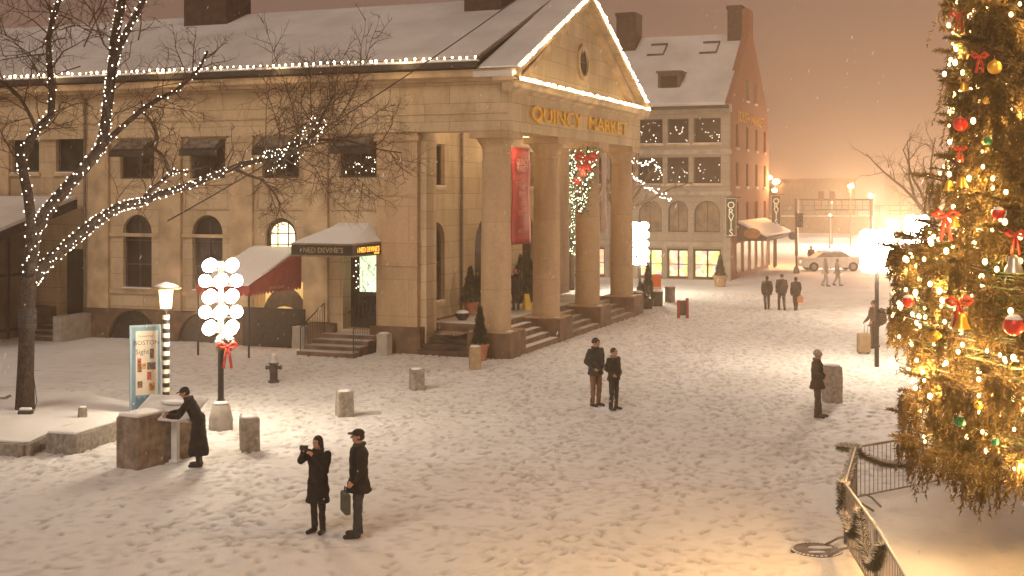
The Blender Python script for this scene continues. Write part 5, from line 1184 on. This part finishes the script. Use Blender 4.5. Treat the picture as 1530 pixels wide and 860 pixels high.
    if head in('hair','hood','longhair','knit'):
        n0=len(m.v); m.ball((0,.012*k,.022*k),(.088*k,.104*k,.112*k),16,12); m.v[n0:]=[tuple(HR@Vector(v)) for v in m.v[n0:]]
        keep=MB(); 
        o=None
        # open the face side
        inv=HR.inverted(); keep.v=m.v; keep.f=[f for f in m.f if not (sum((inv@Vector(m.v[i])).y for i in f)/len(f)<-.045*k and sum((inv@Vector(m.v[i])).z for i in f)/len(f)<(.055 if head!='hood' else .07)*k) and not sum((inv@Vector(m.v[i])).z for i in f)/len(f)<(-.02 if head in('hair','knit') else -.2)*k]
        o=keep.build('hood' if head=='hood' else 'knit_hat' if head=='knit' else 'hair',hm if head!='longhair' else HAIR,t,True); md=o.modifiers.new('s','SOLIDIFY'); md.thickness=.012*k
        if head=='longhair':
            m2=MB()
            for s in (-1,0,1): cap(m2,H(s*.06,.05 if s==0 else .03,0),H(s*.075,.06,-.2),.045*k,.035*k)
            remesh('long_hair',m2,HAIR,t,vox,1)
        if head=='knit': m2=MB(); m2.tube([H(.092*math.cos(a*math.pi/10),.105*math.sin(a*math.pi/10),.045) for a in range(21)],.014*k,6,False); m2.build('hat_brim',hm,t,True)
    if head=='cap' or head=='brim':
        n0=len(m.v); m.ball((0,.008*k,.05*k),(.09*k,.105*k,.075*k),16,8); m.v[n0:]=[tuple(HR@Vector(v)) for v in m.v[n0:]]
        n0=len(m.v); pr=[(-.085,-.02),(.085,-.02),(.08,-.13),(.04,-.165),(-.04,-.165),(-.08,-.13)] if head=='cap' else [(.15*math.cos(a*.3927),.01+.165*math.sin(a*.3927)) for a in range(16)]
        m.add([H(x,y,.045) for x,y in pr]+[H(x,y,.057) for x,y in pr],[tuple(range(len(pr))),tuple(range(2*len(pr)-1,len(pr)-1,-1))]+[(i,(i+1)%len(pr),len(pr)+(i+1)%len(pr),len(pr)+i) for i in range(len(pr))])
        m.build('hat',hm,t,'auto')
        m2=MB(); n0=len(m2.v); m2.ball((0,.022*k,-.005*k),(.084*k,.092*k,.085*k),14,10); m2.v[n0:]=[tuple(HR@Vector(v)) for v in m2.v[n0:]]; inv=HR.inverted()
        m2.f=[f for f in m2.f if sum((inv@Vector(m2.v[i])).y for i in f)/len(f)>-.02*k and sum((inv@Vector(m2.v[i])).z for i in f)/len(f)>-.055*k]; m2.build('hair',HAIR,t,True)
    return t,g,H
SN=Vector((0,0,.0))
g=gnd(475,796); pw,gj,H=person(g,R(-18),1.60,'woman in knee length black coat and long dark hair raising a camera to her face',dict(el=(-.30,-.10,1.30),wl=(-.16,-.24,1.52),er=(.24,-.14,1.17),wr=(.04,-.27,1.44),kl=(-.07,-.02,.5),al=(-.08,.02,.09),kr=(.09,-.03,.50),ar=(.10,.0,.09)),hem=.56,flare=.03,head='longhair',tro=mat('dark_tights',(.02,.015,.013),.7,.2,12),boot=.24,yaw=-12,pitch=4,seed=3,vox=.0105)
cp=Matrix.Translation(g)@Matrix.Rotation(R(-18),4,'Z')
t=thing('camera','small black camera held up in the hands of the long haired woman','camera',cp@(Vector((-.13,-.29,1.58))*1.60/1.75),R(-18)); m=MB(); m.box(-.065,.065,-.03,.03,-.04,.04); m.build('body',DARKM,t,bevel=.008); m=MB(); m.tube([(0,-.03,0),(0,-.075,0)],.03,14); m.build('lens',DARKM,t)
g=gnd(536,802); person(g,R(-78),1.76,'man in a long dark coat and peaked cap with a case, beside the photographing woman',dict(el=(-.25,.05,1.15),wl=(-.27,-.08,.92),er=(.25,.03,1.15),wr=(.24,-.12,.95),kl=(-.08,0,.5),kr=(.11,-.03,.5),ar=(.12,-.05,.09),tr=(.13,-.21,.045)),hem=.74,flare=.03,head='cap',hm=mat('dark_cap',(.02,.015,.012)),bulk=1.12,scarf=mat('dark_green_scarf',(.02,.03,.022),.8,.1,6),tro=mat('grey_blue_trousers',(.035,.036,.04),.9,.2,9,.3,40),seed=5,yaw=0,vox=.0105)
pp=g+Vector((-.20,-.12,.42)); t=thing('briefcase','grey green soft briefcase hanging from the hand of the man in the peaked cap','briefcase',pp,R(-70)); m=MB(); m.box(-.19,.19,-.05,.05,0,.34); m.build('case',mat('grey_green_bag',(.07,.07,.055),.8,.15,6,.2,20),t,bevel=.03); m=MB(); m.tube([(-.07,0,.34),(-.06,0,.42),(.06,0,.42),(.07,0,.34)],.012,6); m.build('handle',DARKM,t)
g=gnd(297,697); person(g,R(-82),1.70,'person in an ankle length dark coat leaning over the white map board',dict(el=(-.22,-.42,1.12),wl=(-.16,-.62,1.12),er=(.24,-.40,1.10),wr=(.18,-.62,1.10)),lean=24,hem=.26,flare=.07,head='cap',hm=BLACKC,seed=7,pitch=-8,vox=.0115)
g=gnd(890,607); person(g,R(38),1.80,'tall man in a dark green jacket and brown trousers, standing close beside a woman',dict(el=(-.28,.05,1.16),wl=(-.16,-.12,1.0),er=(.27,.05,1.16),wr=(.17,-.12,1.0)),coat=NAVY,hem=.82,flare=.02,tro=BROWNT,head='knit',hm=mat('dark_knit',(.02,.017,.016),.9,.2,30),yaw=20,pitch=8,bulk=1.05,seed=9,vox=.013)
g=gnd(917,612); tt,_,_=person(g,R(42),1.60,'woman in black jacket and pale cuffed boots looking up beside the taller man',dict(el=(-.26,.04,1.16),wl=(-.15,-.12,1.02),er=(.26,.04,1.16),wr=(.15,-.12,1.02)),hem=.84,flare=.015,tro=mat('black_trousers',(.016,.014,.014),.85,.2,10),head='hair',hm=HAIR,yaw=10,pitch=16,seed=11,vox=.013,boot=.14,scarf=mat('grey_scarf',(.2,.18,.16),.9,.2,10))
k=1.60/1.75; m=MB()
for x in(-.105,.105): m.tube([(x*k,.012,.235),(x*k,.012,.26)],.062,12)
m.build('boot_cuff',mat('pale_fleece',(.5,.47,.42),.9,.1,8),tt)
g=gnd(1221,624); person(g,R(72),1.70,'man in pale cap and thigh length dark coat beside the tall stone post',dict(el=(-.26,.02,1.17),wl=(-.16,-.16,1.05),er=(.27,.0,1.17),wr=(.17,-.17,1.05),kl=(-.08,-.01,.5),kr=(.09,-.02,.5),ar=(.10,-.06,.09),tr=(.1,-.22,.045)),hem=.76,flare=.03,head='knit',hm=mat('pale_grey_knit',(.36,.32,.27),.9,.2,20),pitch=6,bulk=1.08,seed=13,vox=.013,scarf=mat('grey_green_scarf',(.08,.08,.06)))
walkp=[dict(kl=(-.10,-.14,.52),al=(-.10,-.16,.10),tl=(-.11,-.32,.06),kr=(.10,.04,.50),ar=(.10,.24,.13),tr=(.11,.12,.05)),dict(kl=(-.10,.02,.50),al=(-.10,.18,.12),tl=(-.11,.06,.05),kr=(.10,-.12,.52),ar=(.10,-.12,.10),tr=(.11,-.28,.06))]
for (px,py,h,l,rz,c,hd,i) in ((1146,463,1.62,'leftmost of three people walking abreast, in a short dark jacket',176,BLACKC,'hood',0),(1168,464,1.74,'middle and tallest of three people walking abreast',182,mat('charcoal_coat',(.03,.026,.024),.9,.2,8),'knit',1),(1189,464,1.60,'rightmost of three people walking abreast, carrying an orange bag',186,BLACKC,'hood',0)):
    g=gnd(px,py); person(g,R(rz),h,l,walkp[i],hem=.80 if i==0 else .86,coat=c,head=hd,hm=c,seed=px,vox=.016,bulk=1.08,group='three people walking abreast'); 
g=gnd(1195.5,464); t=thing('shopping_bag','orange shopping bag carried by the rightmost walker','bag',(g.x,g.y,.38),R(10)); m=MB(); m.box(-.14,.14,-.06,.06,0,.30); m.build('bag',mat('orange_bag',(.5,.17,.06),.6,.1,4),t,bevel=.02); m=MB(); m.tube([(-.07,0,.3),(0,0,.42),(.07,0,.3)],.01,5); m.build('handle',DARKM,t)
g=gnd(1306,521); person(g,R(-72),1.74,'traveller with a bulging backpack standing by the right globe lamp post',dict(el=(-.25,-.02,1.15),wl=(-.22,-.24,.98),er=(.26,.02,1.15),wr=(.2,-.2,1.0)),hem=.82,head='knit',hm=mat('brown_knit',(.06,.035,.02)),coat=mat('brown_jacket',(.07,.042,.026),.9,.2,8,.3,30),tro=mat('dark_brown_trousers',(.04,.026,.02),.9,.2,8),pitch=-10,seed=17,vox=.014)
t=thing('backpack','bulging dark backpack on the back of the traveller','backpack',g+Vector((.26,.06,.95)),R(-72)); m=MB(); m.ball((0,.02,.2),(.2,.17,.32),18,12); m.ball((0,.12,.1),(.15,.1,.18),14,8); m.build('pack',mat('dark_pack',(.045,.035,.025),.8,.2,7,.3,20),t,True); m=MB(); m.tube([(-.1,-.12,.42),(-.13,-.25,.3),(-.12,-.15,.05)],.02,6); m.tube([(.1,-.12,.42),(.13,-.25,.3),(.12,-.15,.05)],.02,6); m.build('straps',DARKM,t)
g=gnd(1290.5,528); t=thing('suitcase','tan upright suitcase with its handle raised in front of the traveller','suitcase',g,R(12)); m=MB(); m.box(-.22,.22,-.13,.13,.04,.70); m.build('shell',mat('tan_suitcase',(.28,.19,.11),.6,.1,5),t,bevel=.04)
m=MB(); m.tube([(.08,.1,.7),(.08,.1,.98),(.2,.1,.98),(.2,.1,.7)],.012,6); m.build('handle',STEEL,t)
for x in (-.16,.16): m=MB(); m.tube([(x,-.05,.04),(x,.05,.04)],.035,10); m.build('wheel',DARKM,t)
for px,py,h,l,rz,c in ((1212,403,1.75,'distant dark figure standing in front of the parked car',20,BLACKC),(1239,402,1.7,'distant figure near the middle of the parked car',-30,mat('charcoal_coat',(.03,.026,.024))),(1233,428,1.7,'distant pale figure walking in the mist left of another pale one',60,mat('pale_coat',(.36,.31,.26),.9,.1,8)),(1251,427,1.65,'distant pale figure walking in the mist on the right of its companion',75,mat('pale_coat',(.36,.31,.26)))):
    person(gnd(px,py),R(rz),h,l,walkp[0] if py>410 else None,head='hood',hm=c,coat=c,tro=c if py>410 else GREYT,hem=.8,vox=.022,seed=px,bulk=1.1)
g=gnd(775,470); 
p=qp(771,'t',1.9,.905); person(p,R(200),1.65,'dark dressed visitor in a red hat on the portico landing behind the first column',None,head='knit',hm=mat('red_knit',(.3,.04,.03),.9,.1,8),hem=.7,seed=23,vox=.016)
# ================================================================== FAR STREET
def car(loc,rz,label,col,police=False,L=4.6):
    t=thing('car',label,'car',loc,rz); m=MB(); W=.9
    side=[(-L/2,.35),(-L/2,.78),(-L/2+.25,.92),(-1.35,.98),(-.75,1.38),(.75,1.42),(1.35,1.02),(L/2-.3,.95),(L/2-.02,.75),(L/2,.35),(1.85,.25),(-1.85,.25)]
    m.prism(side,(lambda a,d,z:Vector((a,d*(1 if z<1.1 else .82),z))),-W,W); m.build('body',col,t,bevel=.06)
    m=MB(); m.prism([(-1.2,1.0),(-.72,1.33),(.70,1.36),(1.2,1.03)],(lambda a,d,z:Vector((a,d*(1.012 if z<1.1 else .855),z))),-W,W); m.build('window',mat('mist_greyed_car_glass',(.22,.2,.18),.4,.2,3),t)  # window colour greyed for snow cover and a veil of mist
    for x in (-1.42,1.42):
        for y in (-.86,.86):
            m=MB(); m.tube([(x,y-.1,.33),(x,y+.1,.33)],.33,20); w=m.build('wheel',mat('tyre_rubber',(.02,.02,.02),.8,.1,8),t); m=MB(); m.tube([(x,y-.11,.33),(x,y+.11,.33)],.19,14); m.build('rim',STEEL,w)
    for s in (-.62,.62):
        m=MB(); m.ball((-L/2+.03,s,.68),(.06,.14,.08),10,6); m.build('headlight',mat('lit_headlight',(.9,.85,.7),.3,.05,3,emit=(1,.9,.7),estr=6,sample=False),t); m=MB(); m.ball((L/2-.03,s,.72),(.05,.14,.07),10,6); m.build('tail_light',REDR,t)
    if police:
        m=MB(); m.box(-.15,.15,-.5,.5,1.43,1.56); m.build('light_bar',mat('violet_blue_light',(.5,.5,.9),.3,.05,3,emit=(.62,.55,1),estr=30,sample=False),t,bevel=.03)
    m=MB(); m.ball((0,0,1.41),(.95,.74,.10),16,6); m.ball((-1.75,0,.95),(.5,.75,.07),14,6); m.ball((1.7,0,.97),(.45,.75,.07),14,6); m.build('snow_cover',CAPS,t,True)
    return t
car(gnd(1240,404),R(2),'pale parked patrol car with a lit violet light bar, fading in the mist',mat('mist_paled_car_paint',(.66,.63,.58),.6,.05,3),True)  # white body colour lifted so the car fades into the mist
car(Vector((36,112,0)),R(-4),'snow covered car half hidden by the misty tree lamps',mat('grey_car_paint',(.3,.28,.25),.35,.05,3))
plight((23.7,91.5,2.3),260,(.70,.60,1),.4,'light_bar_glow')
# traffic light and street poles
g=gnd(1190,408); t=thing('traffic_light','dark traffic light on a pole with a round sign below it','traffic light',g)
zt_=at(0,318,g.y).z
m=MB(); m.tube([(0,0,0),(0,0,zt_+.1)],.07,8); m.lathe([(.22,0),(.2,.3),(.1,.5)],n=12); m.build('pole',DARKM,t)
m=MB(); m.box(.05,.45,-.18,.18,zt_-1.0,zt_); hd=m.build('signal_head',DARKM,t,bevel=.03)
for i in range(3): m=MB(); m.ball((.25,-.2,zt_-.18-.32*i),(.12,.05,.12),10,6); m.tube([(.25,-.18,zt_-.15-.32*i),(.25,-.36,zt_-.17-.32*i)],.13,10,False); m.build('signal_lens',mat('unlit_lens',(.05,.04,.02),.3,.1,3),hd)
m=MB(); zs=at(0,352,g.y).z; m.tube([(-.3,-.12,zs),(-.3,-.08,zs)],.28,20); m.bar((-.3,-.06,zs),(0,0,zs),.04); m.build('round_sign',DARKM,t)
t=thing('sign_gantry','misty overhead sign gantry spanning the far street','gantry',(0,0,0)); Y=112
a=at(1190,298,Y); b=at(1302,298,Y); zt_=a.z
m=MB(); m.tube([(a.x,Y,0),(a.x,Y,zt_+.1)],.16,8); m.tube([(b.x,Y,0),(b.x,Y,zt_+.1)],.16,8); m.bar((a.x,Y,zt_),(b.x,Y,zt_),.14); m.bar((a.x+1.6,Y,zt_-.9),(b.x,Y,zt_-.9),.1)
for i in range(9): m.bar((a.x+1.6+i*.62,Y,zt_),(a.x+1.6+i*.62,Y,zt_-.9),.05)
m.build('frame',DARKM,t)
for i,x in enumerate((1.9,2.9)): m=MB(); m.box(a.x+x,a.x+x+.5,Y-.3,Y-.2,zt_-.1,zt_+.75); m.build('sign_panel',mat('rust_sign',(.2,.09,.05),.6,.1,4),t)
def far_lamp(px,py,Y,label,r=.28,m_=SODIUM,grp='sodium street lamps in the mist',pw=0,col=(1,.5,.18)):
    p=at(px,py,Y); t=thing('street_lamp',label,'street lamp',(p.x,p.y,0),0,grp); m=MB(); m.tube([(0,0,0),(0,0,p.z)],[.09,.05],6); m.build('pole',DARKM,t); m=MB(); m.ball((0,-.1,p.z),(r,r*.8,r*.7),12,8); m.build('lamp_head',m_,t,True)
    if pw: plight(p+Vector((0,-.6,0)),pw,col,.3,'street_light')
far_lamp(1148.5,265,97,'sodium street lamp touching the edge of the brick gable',.24,pw=1500)
far_lamp(1159,271,95,'brightest sodium street lamp just above the far hanging sign',.27,pw=2000)
far_lamp(1157,284,94,'lowest of the sodium lamps directly over the far hanging sign',.2)
far_lamp(1271,278,130,'sodium street lamp alone in the sky over the gantry',.32,pw=5000)
far_lamp(1388,262,88,'upper sodium street lamp seen through the misty bare tree',.18,pw=500)
far_lamp(1391,284,86,'lower sodium street lamp seen through the misty bare tree',.18,pw=500)
GR=mat('greenish_white_lamp',(.8,.9,.8),.4,.05,3,emit=(.9,1,.75),estr=30,sample=False)
far_lamp(1243,292,135,'greenish white lamp left of the gantry middle',.26,GR,'white lamps in the mist',pw=2500,col=(.9,1,.75)); far_lamp(1301,293,150,'greenish white lamp at the right end of the gantry',.26,GR,'white lamps in the mist',pw=2500,col=(.9,1,.75))
far_lamp(1240,321,125,'small orange lamp on a thin pole below the gantry',.13)
far_lamp(1330,340,120,'unseen street lamp added behind the globe lamps to make the mist glow',.3,pw=26000,col=(1,.72,.45))  # hidden lamp added so the far mist glows
far_lamp(1420,330,125,'unseen street lamp added behind the edge of the fir to make the mist glow',.3,pw=26000,col=(1,.72,.45))  # second hidden lamp added for the glow over the far street
t=thing('street_wall','long low snowy wall and fence on the far side of the street','wall',(0,0,0))
m=MB(); m.box(10,130,175,175.6,-.1,2.3); m.build('wall',BASEST,t); m=MB(); m.box(10,130,174.9,175.7,2.301,2.42); m.build('wall_snow',CAPS,t)
m=MB()
for i in range(60): m.box(38+i*1.5,38.08+i*1.5,175.2,175.3,2.3,3.9)
m.box(38,128,175.2,175.3,3.8,3.9); m.box(38,128,175.2,175.3,3.1,3.2); m.build('railing',DARKM,t)
for i,(x0,x1,y,z,l) in enumerate(((30,52,225,7,'faint low building farthest left across the far street'),(56,66,240,8,'faint tall block showing through the mist behind the gantry'),(74,100,230,9,'faint long building behind the misty bare tree'),(96,120,215,9,'faint building beyond the fir edge'))):
    t=thing('distant_building',l,'building',(x0,y,0),0,'faint buildings across the far street'); m=MB(); m.box(0,x1-x0,0,18,-.1,z); m.build('wall',BASEST,t); m=MB(); m.box(-.3,x1-x0+.3,-.3,18.3,z+.001,z+.4); m.build('roof',BASEST,t)
# ================================================================== LIGHT, AIR, CAMERA
w=bpy.data.worlds.new('World'); SC.world=w; w.use_nodes=True; nt=w.node_tree; N=nt.nodes; L=nt.links
bg=N['Background']; sky=N.new('ShaderNodeTexSky'); sky.sky_type='NISHITA'; sky.sun_disc=False; sky.sun_elevation=R(38); sky.sun_rotation=R(200)
L.new(sky.outputs[0],bg.inputs[0]); bg.inputs[1].default_value=.0006
tc=N.new('ShaderNodeTexCoord'); sp=N.new('ShaderNodeSeparateXYZ'); L.new(tc.outputs['Generated'],sp.inputs[0])
cr=N.new('ShaderNodeValToRGB'); L.new(sp.outputs[2],cr.inputs[0]); e=cr.color_ramp.elements; e[0].position=0; e[0].color=(.40,.24,.155,1); e[1].position=1; e[1].color=(.27,.18,.145,1)
x=e.new(.06); x.color=(.31,.185,.13,1); x=e.new(.2); x.color=(.27,.165,.122,1)
b2=N.new('ShaderNodeBackground'); L.new(cr.outputs[0],b2.inputs[0]); b2.inputs[1].default_value=WORLD
ad=N.new('ShaderNodeAddShader'); L.new(bg.outputs[0],ad.inputs[0]); L.new(b2.outputs[0],ad.inputs[1]); L.new(ad.outputs[0],N['World Output'].inputs[0])
sl=bpy.data.lights.new('night_fill_sun','SUN'); sl.energy=SUN; sl.angle=R(25); sl.color=(1,.90,.79); so_=bpy.data.objects.new('night_fill_sun',sl); COL.objects.link(so_)  # broad fill sun added to brighten facade and snow at night
so_.rotation_euler=(R(48),0,R(-24))
fl=MB(); q=random.Random(99)
for _ in range(1500):
    Y=6+52*q.random()**.8; p=Vector((q.uniform(-.45,.45)*Y,Y,CH+q.uniform(-.29,.17)*Y))
    if p.z<.1: continue
    r=q.uniform(.003,.0075); d=Vector((-.35+q.gauss(0,.1),q.gauss(0,.1),-1)).normalized()*q.uniform(.01,.03); e_=Vector((1,0,.2)).normalized()*r; g_=Vector((0,1,0))*r
    fl.add([p-e_,p+e_,p+g_,p-d,p+d],[(0,1,3),(1,2,3),(2,0,3),(1,0,4),(2,1,4),(0,2,4)])
o=stuff(fl.build('falling_snow',CAPS))
hz=MB(); hz.box(-138,165,-18,300,-1,32); h_=hz.build('haze',None); h_['kind']='stuff'
hm=bpy.data.materials.new('snowy_air'); hm.use_nodes=True; nt=hm.node_tree; nt.nodes.remove(nt.nodes['Principled BSDF']); pv_=nt.nodes.new('ShaderNodeVolumePrincipled'); pv_.inputs['Color'].default_value=(.80,.63,.50,1); pv_.inputs['Density'].default_value=DENS; pv_.inputs['Anisotropy'].default_value=.72
nt.links.new(pv_.outputs[0],nt.nodes['Material Output'].inputs['Volume']); h_.data.materials.append(hm)
cam=bpy.data.cameras.new('camera'); co=bpy.data.objects.new('camera',cam); COL.objects.link(co); co.location=(0,0,CH); co.rotation_euler=(R(90),0,0)
cam.sensor_width=36; cam.lens=F/1530*36; cam.clip_end=2000; cam.shift_y=-(430-HY)/1530; cam.shift_x=0
SC.camera=co
vs_=SC.view_settings; vs_.view_transform='Standard'; vs_.look='None'; vs_.exposure=0; vs_.gamma=1
cy=SC.cycles; cy.use_denoising=True; cy.denoiser='OPENIMAGEDENOISE'; cy.max_bounces=5; cy.diffuse_bounces=3; cy.glossy_bounces=2; cy.volume_bounces=1; cy.transparent_max_bounces=6; cy.sample_clamp_indirect=4; cy.sample_clamp_direct=0; cy.use_adaptive_sampling=True; cy.adaptive_threshold=.02; cy.use_light_tree=True
bpy.data.scenes.remove(TMP)
